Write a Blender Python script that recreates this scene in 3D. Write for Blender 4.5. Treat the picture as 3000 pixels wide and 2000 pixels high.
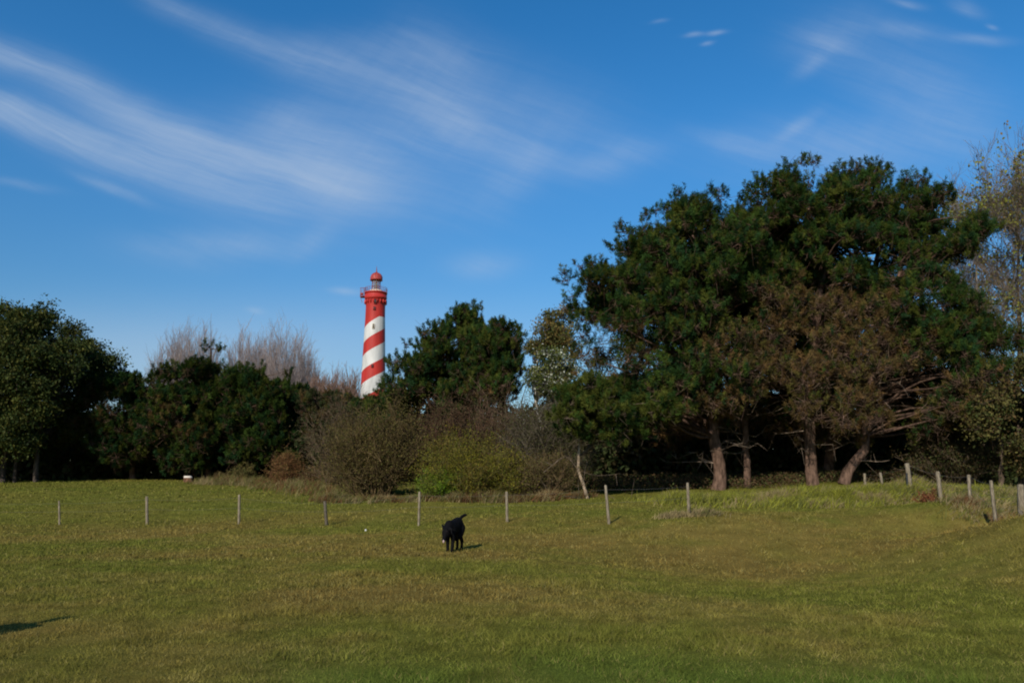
import bpy, bmesh, math, random
import numpy as np
from mathutils import Vector, Matrix

random.seed(7)
rng = np.random.default_rng(7)
R = math.radians
scene = bpy.context.scene
for o in list(bpy.data.objects):
    bpy.data.objects.remove(o)

# ------------------------------------------------------------------ camera
F = 2333.3                      # focal length in photo pixels (28 mm on 36 mm, 3000 px wide)
CAMZ = 1.6
PITCH = math.atan(415 / F)
cam = bpy.data.cameras.new("camera")
cam.lens = 28.0
cam.sensor_width = 36.0
cam.clip_start = 0.05
cam.clip_end = 3000
co = bpy.data.objects.new("camera", cam)
scene.collection.objects.link(co)
co.location = (0, 0, CAMZ)
co.rotation_euler = (math.pi / 2 + PITCH, 0, 0)
scene.camera = co

# ------------------------------------------------------------------ light
SUN_EL = 29.0
SUN_AZ = 22.0                   # shadows run away from the camera, this far to the right
sun = bpy.data.lights.new("sun", 'SUN')
sun.energy = 4.8
sun.angle = R(0.5)
sun.color = (1.0, 0.93, 0.82)
so = bpy.data.objects.new("sun", sun)
scene.collection.objects.link(so)
so.location = (-30, -60, 60)
sdir = Vector((math.sin(R(SUN_AZ)) * math.cos(R(SUN_EL)), math.cos(R(SUN_AZ)) * math.cos(R(SUN_EL)), -math.sin(R(SUN_EL))))
so.rotation_euler = sdir.to_track_quat('-Z', 'Y').to_euler()

vs = scene.view_settings
vs.view_transform = 'Standard'
vs.look = 'None'
vs.exposure = 0.0
vs.gamma = 1.0
scene.cycles.max_bounces = 5
scene.cycles.diffuse_bounces = 3
scene.cycles.glossy_bounces = 2
scene.cycles.transmission_bounces = 3
scene.cycles.transparent_max_bounces = 4
scene.cycles.filter_width = 2.0


def raydir(px, py):
    cx = (px - 1500) / F
    cy = (1000 - py) / F
    c, s = math.cos(PITCH), math.sin(PITCH)
    return (cx, -s * cy + c, c * cy + s)


def at(px, py, Y):
    d = raydir(px, py)
    k = Y / d[1]
    return np.array((d[0] * k, Y, CAMZ + d[2] * k))


# ------------------------------------------------------------------ world: sky with cirrus
SKY_STRENGTH = 0.145
w = bpy.data.worlds.new("World")
scene.world = w
w.use_nodes = True
nt = w.node_tree
nt.nodes.clear()
N, L = nt.nodes.new, nt.links.new
out = N('ShaderNodeOutputWorld')
bg = N('ShaderNodeBackground')
bg.inputs['Strength'].default_value = SKY_STRENGTH
sky = N('ShaderNodeTexSky')
sky.sky_type = 'NISHITA'
sky.sun_disc = False
sky.sun_elevation = R(SUN_EL)
sky.sun_rotation = R(180 + SUN_AZ)
sky.air_density = 1.0
sky.dust_density = 0.25
sky.ozone_density = 3.0
hs = N('ShaderNodeHueSaturation')
hs.inputs['Saturation'].default_value = 1.34
hs.inputs['Value'].default_value = 1.0
L(sky.outputs[0], hs.inputs['Color'])

tc = N('ShaderNodeTexCoord')
sep = N('ShaderNodeSeparateXYZ')
L(tc.outputs['Generated'], sep.inputs[0])


def math_(op, a, b=None, clamp=False):
    n = N('ShaderNodeMath')
    n.operation = op
    n.use_clamp = clamp
    for i, v in enumerate((a, b)):
        if v is None:
            continue
        if isinstance(v, (int, float)):
            n.inputs[i].default_value = v
        else:
            L(v, n.inputs[i])
    return n.outputs[0]


vr = N('ShaderNodeMapRange')
vr.inputs['From Min'].default_value = 0.0; vr.inputs['From Max'].default_value = .40
vr.inputs['To Min'].default_value = .52; vr.inputs['To Max'].default_value = 1.0
L(sep.outputs['Z'], vr.inputs['Value']); L(vr.outputs[0], hs.inputs['Value'])
yy = math_('MAXIMUM', sep.outputs['Y'], 0.05)
U = math_('DIVIDE', sep.outputs['X'], yy)
V = math_('DIVIDE', sep.outputs['Z'], yy)
comb = N('ShaderNodeCombineXYZ')
L(U, comb.inputs[0]); L(V, comb.inputs[1])
# gentle warp of the sky directions so that bands of cloud bend and fray
wn = N('ShaderNodeTexNoise')
wn.inputs['Scale'].default_value = 3.2
wn.inputs['Detail'].default_value = 7
L(comb.outputs[0], wn.inputs['Vector'])
wsub = N('ShaderNodeVectorMath'); wsub.operation = 'SUBTRACT'
L(wn.outputs['Color'], wsub.inputs[0]); wsub.inputs[1].default_value = (.5, .5, .5)
wsc = N('ShaderNodeVectorMath'); wsc.operation = 'SCALE'
L(wsub.outputs[0], wsc.inputs[0]); wsc.inputs['Scale'].default_value = 0.05
wadd = N('ShaderNodeVectorMath'); wadd.operation = 'ADD'
L(comb.outputs[0], wadd.inputs[0]); L(wsc.outputs[0], wadd.inputs[1])
WC = wadd.outputs[0]


def uv(px, py):
    d = raydir(px, py)
    return d[0] / d[1], d[2] / d[1]


def puff(x0, y0, x1, y1, width, amp):
    """soft elongated patch of cirrus between two sky directions"""
    a, b = uv(x0, y0), uv(x1, y1)
    cx, cy = (a[0] + b[0]) / 2, (a[1] + b[1]) / 2
    ln = math.hypot(b[0] - a[0], b[1] - a[1]) / 2
    ang = math.atan2(b[1] - a[1], b[0] - a[0])
    m = N('ShaderNodeMapping'); m.vector_type = 'TEXTURE'
    m.inputs['Location'].default_value = (cx, cy, 0)
    m.inputs['Rotation'].default_value = (0, 0, ang)
    m.inputs['Scale'].default_value = (ln * .85 + 1.0 * width / F, 1.12 * width / F, 1)
    L(WC, m.inputs['Vector'])
    le = N('ShaderNodeVectorMath'); le.operation = 'DOT_PRODUCT'
    L(m.outputs[0], le.inputs[0]); L(m.outputs[0], le.inputs[1])
    return math_('MULTIPLY', math_('EXPONENT', math_('MULTIPLY', le.outputs['Value'], -1.0)), amp)


def addall(lst):
    t = lst[0]
    for q in lst[1:]:
        t = math_('ADD', t, q)
    return t


def streaks(ang, sx, sy, lo, hi, det=6, dist=.0):
    m = N('ShaderNodeMapping'); m.vector_type = 'POINT'
    m.inputs['Rotation'].default_value = (0, 0, -ang)
    m2 = N('ShaderNodeMapping')
    m2.inputs['Scale'].default_value = (sx, sy, 1)
    L(WC, m.inputs['Vector']); L(m.outputs[0], m2.inputs['Vector'])
    n = N('ShaderNodeTexNoise')
    n.inputs['Scale'].default_value = 1.0
    n.inputs['Detail'].default_value = det
    n.inputs['Roughness'].default_value = 0.62
    n.inputs['Distortion'].default_value = dist
    L(m2.outputs[0], n.inputs['Vector'])
    mr = N('ShaderNodeMapRange')
    mr.inputs['From Min'].default_value = lo
    mr.inputs['From Max'].default_value = hi
    L(n.outputs['Fac'], mr.inputs['Value'])
    return mr.outputs[0]


def curved(pts, sx, sy, lo, hi, det=8, dist=.3):
    """noise drawn out into fibres that run along the curve through pts"""
    q = np.array([uv(*p_) for p_ in pts])
    a_, b_, c_ = np.polyfit(q[:, 0], q[:, 1], 2)
    sp_ = N('ShaderNodeSeparateXYZ'); L(WC, sp_.inputs[0])
    u_, v_ = sp_.outputs[0], sp_.outputs[1]
    f_ = math_('ADD', math_('MULTIPLY', math_('ADD', math_('MULTIPLY', u_, float(a_)), float(b_)), u_), float(c_))
    cb_ = N('ShaderNodeCombineXYZ')
    L(math_('MULTIPLY', u_, sx), cb_.inputs[0]); L(math_('MULTIPLY', math_('SUBTRACT', v_, f_), sy), cb_.inputs[1])
    n = N('ShaderNodeTexNoise')
    n.inputs['Scale'].default_value = 1.0; n.inputs['Detail'].default_value = det
    n.inputs['Roughness'].default_value = .6; n.inputs['Distortion'].default_value = dist
    L(cb_.outputs[0], n.inputs['Vector'])
    mr = N('ShaderNodeMapRange')
    mr.inputs['From Min'].default_value = lo; mr.inputs['From Max'].default_value = hi
    L(n.outputs['Fac'], mr.inputs['Value'])
    return mr.outputs[0]


def chain(pts):
    """puffs strung along a path: (x, y, width, amplitude)"""
    return [puff(a[0], a[1], b_[0], b_[1], (a[2] + b_[2]) / 2, (a[3] + b_[3]) / 2) for a, b_ in zip(pts[:-1], pts[1:])]


band = addall(
    chain([(-900, -260, 30, .1), (-500, -60, 38, .35), (-60, 125, 42, .5), (130, 205, 46, .5), (300, 290, 46, .55), (450, 375, 46, .6), (620, 440, 44, .55), (780, 490, 44, .4), (1000, 530, 60, .3)]) +
    chain([(-900, -20, 34, .15), (-500, 130, 40, .5), (-60, 300, 44, .85), (150, 380, 48, .85), (330, 445, 52, .8), (520, 495, 56, .65), (660, 560, 50, .5), (830, 630, 30, .25)]) +
    [puff(780, 470, 1060, 570, 95, .32), puff(880, 400, 1080, 500, 120, .28), puff(300, 400, 900, 580, 110, .22)])
veil = addall(
    chain([(400, -20, 26, .3), (600, 65, 40, .34), (800, 150, 55, .34), (1000, 215, 65, .32), (1200, 280, 75, .34), (1400, 400, 60, .3)]) +
    [puff(950, 130, 1380, 160, 55, .24), puff(1250, 180, 1400, 360, 110, .38), puff(1050, 400, 1400, 410, 80, .30),
     puff(760, 380, 920, 330, 60, .22), puff(850, 450, 1300, 560, 130, .30),
     puff(1450, 560, 1600, 430, 60, .36), puff(1690, 490, 1900, 440, 45, .34), puff(1450, 300, 1750, 400, 120, .24),
     puff(2360, 125, 2490, 95, 60, .46), puff(2330, 215, 2420, 140, 22, .34), puff(2550, 75, 2720, 80, 22, .3), puff(2780, 95, 2960, 118, 14, .34),
     puff(2620, -5, 2700, 8, 12, .4), puff(2800, 0, 2860, 25, 22, .34), puff(2895, 68, 2920, 78, 7, .5),
     puff(2550, 160, 2850, 360, 130, .34), puff(2040, 395, 2230, 455, 34, .3), puff(2200, 450, 2700, 430, 90, .34), puff(2260, 420, 2380, 335, 18, .26),
     puff(420, 720, 900, 735, 48, .36), puff(880, 740, 960, 680, 36, .22), puff(1340, 780, 1500, 775, 32, .36), puff(900, 560, 1100, 560, 60, .3),
     puff(980, 860, 1050, 868, 9, .5), puff(2005, 102, 2050, 97, 7, .4), puff(2075, 97, 2120, 90, 7, .5), puff(2055, 127, 2082, 122, 6, .45),
     puff(1905, 66, 1945, 60, 6, .2), puff(-60, 535, 150, 560, 12, .3), puff(230, 520, 420, 590, 14, .3), puff(740, 905, 780, 915, 8, .3)])
haze_low = addall([puff(-100, 1060, 1150, 1060, 130, .60), puff(1000, 960, 1900, 1000, 100, .12)])
AB = [(0, 235), (300, 365), (600, 490), (800, 535), (1080, 590)]
DD = [(430, 0), (750, 130), (1150, 240), (1400, 350)]
fa = curved(AB, 3.0, 34.0, .30, .70)
fb = curved(AB, 9.0, 130.0, .30, .70)
fc = curved(DD, 3.4, 24.0, .30, .70)
fd = curved(DD, 10.0, 95.0, .30, .70)
fe = streaks(R(52), 6.0, 40.0, .30, .70, 8, .3)


bandm = math_('MULTIPLY', math_('MULTIPLY', band, math_('ADD', math_('MULTIPLY', fa, .85), .42)), math_('ADD', math_('ADD', math_('MULTIPLY', fb, .34), math_('MULTIPLY', fe, .10)), .70))
veilm = math_('MULTIPLY', math_('MULTIPLY', veil, math_('ADD', math_('MULTIPLY', fc, .85), .40)), math_('ADD', math_('ADD', math_('MULTIPLY', fd, .30), math_('MULTIPLY', fe, .22)), .62))
cov = math_('ADD', bandm, math_('ADD', veilm, haze_low))
front = math_('GREATER_THAN', sep.outputs['Y'], 0.06)
cov = math_('MULTIPLY', cov, front)
cov = math_('MULTIPLY', math_('SUBTRACT', 1.0, math_('EXPONENT', math_('MULTIPLY', cov, -1.05))), .84)
cm = N('ShaderNodeMix'); cm.data_type = 'RGBA'
L(cov, cm.inputs['Factor'])
L(hs.outputs[0], cm.inputs['A'])
CLOUD = (3.2, 3.9, 4.9, 1)
cm.inputs['B'].default_value = CLOUD
L(cm.outputs['Result'], bg.inputs['Color'])
L(bg.outputs[0], out.inputs['Surface'])


# ------------------------------------------------------------------ object helpers
COL = scene.collection


def empty(name, loc, label=None, cat=None, group=None):
    o = bpy.data.objects.new(name, None)
    o.empty_display_size = 0.3
    o.location = loc
    COL.objects.link(o)
    tag(o, label, cat, group)
    return o


def tag(o, label=None, cat=None, group=None, kind=None):
    if label: o["label"] = label
    if cat: o["category"] = cat
    if group: o["group"] = group
    if kind: o["kind"] = kind
    return o


class MB:
    """collects triangles / quads as numpy arrays with one colour per vertex"""
    def __init__(self):
        self.v, self.f, self.c, self.n = [], {3: [], 4: []}, [], 0

    def add(self, v, f, c=None):
        v = np.asarray(v, float).reshape(-1, 3)
        f = np.asarray(f, int)
        self.v.append(v)
        self.f[f.shape[1]].append(f + self.n)
        if c is None:
            c = (.5, .5, .5)
        c = np.asarray(c, float)
        if c.ndim == 1:
            c = np.tile(c, (len(v), 1))
        self.c.append(c)
        self.n += len(v)

    def build(self, name, mat, parent=None, smooth=False):
        v = np.concatenate(self.v)
        if parent is not None:
            q_ = parent
            while q_ is not None:
                v = v - np.array(q_.location); q_ = q_.parent
        tris = np.concatenate(self.f[3]) if self.f[3] else np.zeros((0, 3), int)
        quads = np.concatenate(self.f[4]) if self.f[4] else np.zeros((0, 4), int)
        me = bpy.data.meshes.new(name)
        me.vertices.add(len(v))
        me.vertices.foreach_set('co', v.astype(np.float32).ravel())
        idx = np.concatenate([tris.ravel(), quads.ravel()])
        me.loops.add(len(idx))
        me.loops.foreach_set('vertex_index', idx.astype(np.int32))
        st = np.concatenate([np.arange(len(tris)) * 3, len(tris) * 3 + np.arange(len(quads)) * 4])
        me.polygons.add(len(st))
        me.polygons.foreach_set('loop_start', st.astype(np.int32))
        me.update(calc_edges=True)
        at_ = me.attributes.new('tint', 'FLOAT_COLOR', 'POINT')
        c = np.concatenate(self.c)
        c4 = np.ones((len(c), 4), np.float32)
        c4[:, :3] = c
        at_.data.foreach_set('color', c4.ravel())
        if smooth:
            me.polygons.foreach_set('use_smooth', np.ones(len(st), bool))
        me.materials.append(mat)
        o = bpy.data.objects.new(name, me)
        if parent is not None:
            o.parent = parent
        COL.objects.link(o)
        return o


def unit(a):
    return a / np.maximum(np.linalg.norm(a, axis=-1, keepdims=True), 1e-9)


def tube(mb, pts, rad, sides=8, c=None, cap=True, lump=0.0):
    pts = np.asarray(pts, float)
    n = len(pts)
    rad = np.broadcast_to(np.asarray(rad, float), (n,))
    d = np.gradient(pts, axis=0)
    d = unit(d)
    ref = np.array((1.0, 0.13, 0.07)) if abs(d[:, 0]).mean() < .8 else np.array((0.0, 1.0, .1))
    a = unit(np.cross(d, ref))
    b = np.cross(d, a)
    t = np.linspace(0, 2 * np.pi, sides, endpoint=False)
    rr = rad[:, None] * (1 + lump * rng.normal(size=(n, sides)))
    ring = pts[:, None] + rr[..., None] * (np.cos(t)[None, :, None] * a[:, None] + np.sin(t)[None, :, None] * b[:, None])
    v = ring.reshape(-1, 3)
    i = np.arange(n - 1)[:, None] * sides
    j = np.arange(sides)[None]
    k = (j + 1) % sides
    f = np.stack([i + j, i + k, i + sides + k, i + sides + j], -1).reshape(-1, 4)
    mb.add(v, f, c)
    if cap:
        for r0, p in ((0, pts[0]), ((n - 1) * sides, pts[-1])):
            vv = np.vstack([v[r0:r0 + sides], p])
            ff = [(q, (q + 1) % sides, sides) for q in range(sides)]
            mb.add(vv, ff, c)


def segs(mb, P0, P1, r0, r1, c):
    """many straight three-sided twigs at once"""
    P0 = np.asarray(P0, float); P1 = np.asarray(P1, float)
    n = len(P0)
    if n == 0:
        return
    r0 = np.broadcast_to(np.asarray(r0, float), (n,)); r1 = np.broadcast_to(np.asarray(r1, float), (n,))
    d = unit(P1 - P0)
    a = unit(np.cross(d, np.array((.31, .17, .93)) + rng.normal(size=(n, 3)) * .2))
    b = np.cross(d, a)
    t = np.array((0, 2 * np.pi / 3, 4 * np.pi / 3))
    off = np.cos(t)[None, :, None] * a[:, None] + np.sin(t)[None, :, None] * b[:, None]
    v = np.concatenate([P0[:, None] + off * r0[:, None, None], P1[:, None] + off * r1[:, None, None]], 1)
    base = np.arange(n)[:, None, None] * 6
    q = np.array([(0, 1, 4, 3), (1, 2, 5, 4), (2, 0, 3, 5)])[None]
    c = np.asarray(c, float)
    if c.ndim == 2:
        c = np.repeat(c, 6, axis=0)
    mb.add(v.reshape(-1, 3), (base + q).reshape(-1, 4), c)


def blades(mb, C, D, ln, wd, c, spread=.55, k=8):
    """k slender pointed needles fanning out of each centre C round direction D"""
    n = len(C)
    if n == 0:
        return
    C = np.repeat(C, k, 0); D = np.repeat(D, k, 0)
    d = unit(D + rng.normal(size=(n * k, 3)) * spread)
    l = ln * rng.uniform(.6, 1.25, n * k)[:, None]
    s = unit(np.cross(d, rng.normal(size=(n * k, 3))))
    C = C + rng.normal(size=C.shape) * ln * .18
    v = np.stack([C - s * wd / 2, C + s * wd / 2, C + d * l], 1).reshape(-1, 3)
    f = np.arange(n * k * 3).reshape(-1, 3)
    c = np.repeat(np.asarray(c, float), k, 0) * rng.uniform(.85, 1.15, (n * k, 1))
    mb.add(v, f, np.repeat(c, 3, 0))


def leaves(mb, C, size, c, asp=.6, up=0.0):
    """four-cornered leaves of random tilt"""
    n = len(C)
    if n == 0:
        return
    a = unit(rng.normal(size=(n, 3)))
    nrm = unit(rng.normal(size=(n, 3)) + np.array((0, 0, up)))
    b = unit(np.cross(nrm, a))
    a = np.cross(b, nrm)
    s = (size * rng.uniform(.6, 1.3, n))[:, None]
    v = np.stack([C - a * s * .5, C + b * s * asp * .5, C + a * s * .55, C - b * s * asp * .5], 1).reshape(-1, 3)
    f = np.arange(n * 4).reshape(-1, 4)
    mb.add(v, f, np.repeat(np.asarray(c, float), 4, 0))


# ------------------------------------------------------------------ materials
def material(name, rough=.8, spec=.2):
    m = bpy.data.materials.new(name)
    m.use_nodes = True
    t = m.node_tree
    b = t.nodes['Principled BSDF']
    b.inputs['Roughness'].default_value = rough
    b.inputs['Specular IOR Level'].default_value = spec
    return m, t, b


def noise(t, scale, detail=4, coord='Object', sc=None, rough=.55):
    tcn = t.nodes.new('ShaderNodeTexCoord')
    n = t.nodes.new('ShaderNodeTexNoise')
    n.inputs['Scale'].default_value = scale
    n.inputs['Detail'].default_value = detail
    n.inputs['Roughness'].default_value = rough
    if sc:
        mp = t.nodes.new('ShaderNodeMapping')
        mp.inputs['Scale'].default_value = sc
        t.links.new(tcn.outputs[coord], mp.inputs[0])
        t.links.new(mp.outputs[0], n.inputs['Vector'])
    else:
        t.links.new(tcn.outputs[coord], n.inputs['Vector'])
    return n


def ramp(t, src, stops):
    r = t.nodes.new('ShaderNodeValToRGB')
    el = r.color_ramp.elements
    el[0].position, el[0].color = stops[0][0], (*stops[0][1], 1)
    el[1].position, el[1].color = stops[-1][0], (*stops[-1][1], 1)
    for p, c in stops[1:-1]:
        e = el.new(p); e.color = (*c, 1)
    t.links.new(src, r.inputs[0])
    return r


def bump(t, b, src, strength, dist):
    bn = t.nodes.new('ShaderNodeBump')
    bn.inputs['Strength'].default_value = strength
    bn.inputs['Distance'].default_value = dist
    t.links.new(src, bn.inputs['Height'])
    t.links.new(bn.outputs[0], b.inputs['Normal'])


def tint_material(name, rough=.7, spec=.15, trans=0.0, bumpy=0):
    """colour from the per-leaf / per-branch attribute, broken up by noise"""
    m, t, b = material(name, rough, spec)
    a = t.nodes.new('ShaderNodeAttribute'); a.attribute_name = 'tint'
    n = noise(t, 6 if bumpy else 2.5, 6, sc=(1, 1, .4) if bumpy else None, rough=.65)
    mr = t.nodes.new('ShaderNodeMapRange')
    mr.inputs['From Min'].default_value = .3; mr.inputs['From Max'].default_value = .7
    mr.inputs['To Min'].default_value = .25 if bumpy else .6; mr.inputs['To Max'].default_value = 1.7 if bumpy else 1.35
    t.links.new(n.outputs['Fac'], mr.inputs['Value'])
    vm = t.nodes.new('ShaderNodeVectorMath'); vm.operation = 'SCALE'
    t.links.new(a.outputs['Color'], vm.inputs[0]); t.links.new(mr.outputs[0], vm.inputs['Scale'])
    t.links.new(vm.outputs[0], b.inputs['Base Color'])
    if bumpy:
        bump(t, b, n.outputs['Fac'], .8, .03)
    if trans:
        tr = t.nodes.new('ShaderNodeBsdfTranslucent')
        t.links.new(vm.outputs[0], tr.inputs['Color'])
        mx = t.nodes.new('ShaderNodeMixShader'); mx.inputs[0].default_value = trans
        t.links.new(b.outputs[0], mx.inputs[1]); t.links.new(tr.outputs[0], mx.inputs[2])
        t.links.new(mx.outputs[0], t.nodes['Material Output'].inputs['Surface'])
    return m


M_NEEDLE = tint_material('pine_needles', .75, .0, .10)
M_LEAF = tint_material('leaves', .65, .1, .25)
M_BARK = tint_material('bark', .95, .0, 0, 1)
M_GRASS = tint_material('grass_blades', .75, .0, .3)

BARK = np.array((.08, .058, .042))
BARK_PINE = np.array((.112, .070, .050))
TWIG = np.array((.12, .085, .06))


def solid(name, col, rough=.6, spec=.3, var=.15, scale=6, metal=0):
    m, t, b = material(name, rough, spec)
    n = noise(t, scale, 5)
    c = np.array(col)
    r = ramp(t, n.outputs['Fac'], [(.3, tuple(c * (1 - var))), (.7, tuple(np.minimum(c * (1 + var), 1)))])
    t.links.new(r.outputs[0], b.inputs['Base Color'])
    b.inputs['Metallic'].default_value = metal
    bump(t, b, n.outputs['Fac'], .2, .01)
    return m


# ------------------------------------------------------------------ terrain
ctl = []
for px, py, Y in [(0, 1411, 62), (300, 1407, 60), (600, 1409, 58), (880, 1424, 50), (-600, 1411, 62), (-1300, 1411, 62),
                  (173, 1537, 31.5), (430, 1536, 31), (700, 1536, 29.5), (954, 1537, 28), (1228, 1537, 26), (1484, 1532, 25.5),
                  (1780, 1527, 24.5), (2020, 1521, 24), (1000, 1458, 38), (1250, 1464, 36), (1500, 1463, 36),
                  (1720, 1447, 38), (2100, 1441, 37), (2380, 1432, 37), (2500, 1430, 37),
                  (2993, 1560, 19), (2918, 1528, 21.5), (2846, 1517, 24), (2760, 1490, 27), (2663, 1461, 30),
                  (2590, 1446, 33.5), (2300, 1490, 27), (2500, 1492, 26), (-400, 1537, 31.5)]:
    p = at(px, py, Y)
    ctl.append((p[0], p[1], p[2]))
for x in (-40, -20, -8, 0, 8):
    for y in (-40, -15, 0, 8, 14, 18):
        ctl.append((x, y, 0.0))
for y in (-30, -10, 0, 8):
    ctl.append((20, y, 0.0))
for x, y, z in [(24, 20, .9), (24, 30, 1.3), (30, 45, 1.6), (10, 48, 1.5), (-10, 50, 1.5), (40, 10, .6), (-60, 30, .2), (-60, 62, 1.7),
                (-40, 90, 1.6), (0, 90, 1.5), (40, 90, 1.6), (-200, 200, 1.5), (0, 200, 1.2), (200, 200, 1.5), (0, 500, 1.2), (-500, 500, 1.5),
                (500, 500, 1.5), (-500, 0, .5), (500, 0, 1), (0, -300, 0), (90, 40, 1.6), (-120, 60, 1.6)]:
    ctl.append((x, y, z))
ctl = np.array(ctl)
EPS = 9.0
_A = np.sqrt(((ctl[:, None, :2] - ctl[None, :, :2]) ** 2).sum(-1) + EPS)
_w = np.linalg.lstsq(_A + np.eye(len(ctl)) * .15, ctl[:, 2] - .8, rcond=None)[0]


def gz(x, y):
    x = np.atleast_1d(np.asarray(x, float)); y = np.atleast_1d(np.asarray(y, float))
    r = np.full(x.shape, .8)
    for k in range(len(ctl)):
        r += _w[k] * np.sqrt((x - ctl[k, 0]) ** 2 + (y - ctl[k, 1]) ** 2 + EPS)
    bumps = .035 * np.sin(x * .9 + 1.3 * np.sin(y * .4)) * np.sin(y * .7 + .8 * np.sin(x * .33)) + .02 * np.sin(x * 2.3 + y * 1.1) * np.sin(y * 1.9 - x * .6)
    amt = np.clip((y - 20) / 15, .15, 1)
    return r + bumps * amt


def gz1(x, y):
    return float(gz(x, y)[0])


def axis(lims, steps):
    a = []
    for (lo, hi), s in zip(lims, steps):
        a.append(np.arange(lo, hi, s))
    return np.unique(np.concatenate(a))


gx = axis([(-700, -90), (-90, -40), (-40, 40), (40, 90), (90, 701)], [30, 4, .4, 4, 30])
gy = axis([(-300, -20), (-20, 4), (4, 66), (66, 130), (130, 1201)], [20, 2, .35, 3, 40])
GX, GY = np.meshgrid(gx, gy)
GZ = gz(GX.ravel(), GY.ravel())
nx, ny = len(gx), len(gy)
idx = np.arange(nx * ny).reshape(ny, nx)
quads = np.stack([idx[:-1, :-1], idx[:-1, 1:], idx[1:, 1:], idx[1:, :-1]], -1).reshape(-1, 4)
mg = MB()
mg.add(np.stack([GX.ravel(), GY.ravel(), GZ], 1), quads)

# colours of the turf: olive green, straw-brown dry patches


def vnoise(x, y, s, seed):
    r = np.random.default_rng(seed)
    g = r.random((64, 64))
    u = (x / s) % 63; v = (y / s) % 63
    i = np.floor(u).astype(int); j = np.floor(v).astype(int)
    fu = u - i; fv = v - j
    fu = fu * fu * (3 - 2 * fu); fv = fv * fv * (3 - 2 * fv)
    return (g[j, i] * (1 - fu) * (1 - fv) + g[j, i + 1] * fu * (1 - fv) + g[j + 1, i] * (1 - fu) * fv + g[j + 1, i + 1] * fu * fv)


def dryness(x, y):
    a = .42 * vnoise(x * .5 + 90, y + 40, 2.9, 51) + .30 * vnoise(x * .7 + 7, y + 13, 1.3, 52) + .18 * vnoise(x + 5, y + 5, .55, 53) + .10 * vnoise(x, y, .25, 54)
    d = np.clip((a - .50) * 3.2 + .45, 0, 1)
    return d * np.clip(1 - (y - 27) / 9, .25, 1)


def turf_colour(x, y):
    d = dryness(x, y)[:, None]
    e = vnoise(x * .6 + 31, y + 77, 3.7, 55)[:, None]
    g = np.array((.092, .099, .017)) * (1 - e) + np.array((.112, .107, .020)) * e
    t_ = np.array((.158, .126, .030)) * (1 - e) + np.array((.142, .100, .026)) * e
    c = g * (1 - d) + t_ * d
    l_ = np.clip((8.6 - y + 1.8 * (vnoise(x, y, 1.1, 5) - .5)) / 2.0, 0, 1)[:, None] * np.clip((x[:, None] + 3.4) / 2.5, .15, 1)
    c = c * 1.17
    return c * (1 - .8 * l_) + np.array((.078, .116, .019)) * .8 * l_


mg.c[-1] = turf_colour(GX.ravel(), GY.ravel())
m, t, b = material('turf', .95, .0)
r1 = t.nodes.new('ShaderNodeAttribute'); r1.attribute_name = 'tint'
n2 = noise(t, 1.4, 8, sc=(.7, 1, 1), rough=.7)
mr = t.nodes.new('ShaderNodeMapRange')
mr.inputs['From Min'].default_value = .25; mr.inputs['From Max'].default_value = .75
mr.inputs['To Min'].default_value = .62; mr.inputs['To Max'].default_value = 1.35
t.links.new(n2.outputs['Fac'], mr.inputs['Value'])
n3 = noise(t, 26, 5, rough=.75)
mr3 = t.nodes.new('ShaderNodeMapRange')
mr3.inputs['From Min'].default_value = .25; mr3.inputs['From Max'].default_value = .75
mr3.inputs['To Min'].default_value = .6; mr3.inputs['To Max'].default_value = 1.4
t.links.new(n3.outputs['Fac'], mr3.inputs['Value'])
mm = t.nodes.new('ShaderNodeMath'); mm.operation = 'MULTIPLY'
t.links.new(mr.outputs[0], mm.inputs[0]); t.links.new(mr3.outputs[0], mm.inputs[1])
vsn = t.nodes.new('ShaderNodeVectorMath'); vsn.operation = 'SCALE'
t.links.new(r1.outputs['Color'], vsn.inputs[0]); t.links.new(mm.outputs[0], vsn.inputs['Scale'])
t.links.new(vsn.outputs[0], b.inputs['Base Color'])
bump(t, b, n3.outputs['Fac'], .7, .05)
ground = mg.build('ground', m, smooth=True)
tag(ground, kind='structure')


def turf_blades():
    mb = MB()
    for y0, y1, dens, h, wd in [(4.8, 7.5, 2600, .045, .006), (7.5, 11, 1500, .045, .008), (11, 17, 620, .05, .013), (17, 27, 240, .055, .022), (27, 42, 75, .06, .04), (42, 63, 30, .07, .07)]:
        half = .69 * y1 + 4.5
        n = int(dens * (y1 - y0) * half * 2)
        x = rng.uniform(-half, half, n); y = rng.uniform(y0, y1, n)
        keep = (np.abs(x) < .69 * y + 4.5) & ~((y > 36) & (x > -8)) & ~((y > 50) & (x > -17))
        x, y = x[keep], y[keep]; n = len(x)
        h_ = h * (.4 + 1.2 * vnoise(x, y, .35, 4)) * rng.uniform(.5, 1.5, n) * np.where(vnoise(x + 9, y + 9, .8, 15) > .78, 1.7, 1)
        z = gz(x, y)
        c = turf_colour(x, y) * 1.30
        st_ = (rng.random(n) < .06 + .18 * dryness(x, y))[:, None]
        c = np.where(st_, np.array((.24, .20, .065)), c)
        c = c * rng.uniform(.82, 1.2, (n, 1)) * (.75 + .5 * vnoise(x, y, .17, 3))[:, None]
        P = np.stack([x, y, z - .004], 1)
        d = unit(np.stack([rng.normal(size=n) * .75, rng.normal(size=n) * .75, np.ones(n)], 1))
        s = unit(np.cross(d, rng.normal(size=(n, 3))))
        v = np.stack([P - s * wd / 2, P + s * wd / 2, P + d * h_[:, None]], 1).reshape(-1, 3)
        mb.add(v, np.arange(n * 3).reshape(-1, 3), np.repeat(c, 3, 0))
    o = mb.build('grass', M_GRASS)
    tag(o, 'short mown olive and straw coloured turf across the near field', 'grass', kind='stuff')


turf_blades()


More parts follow.
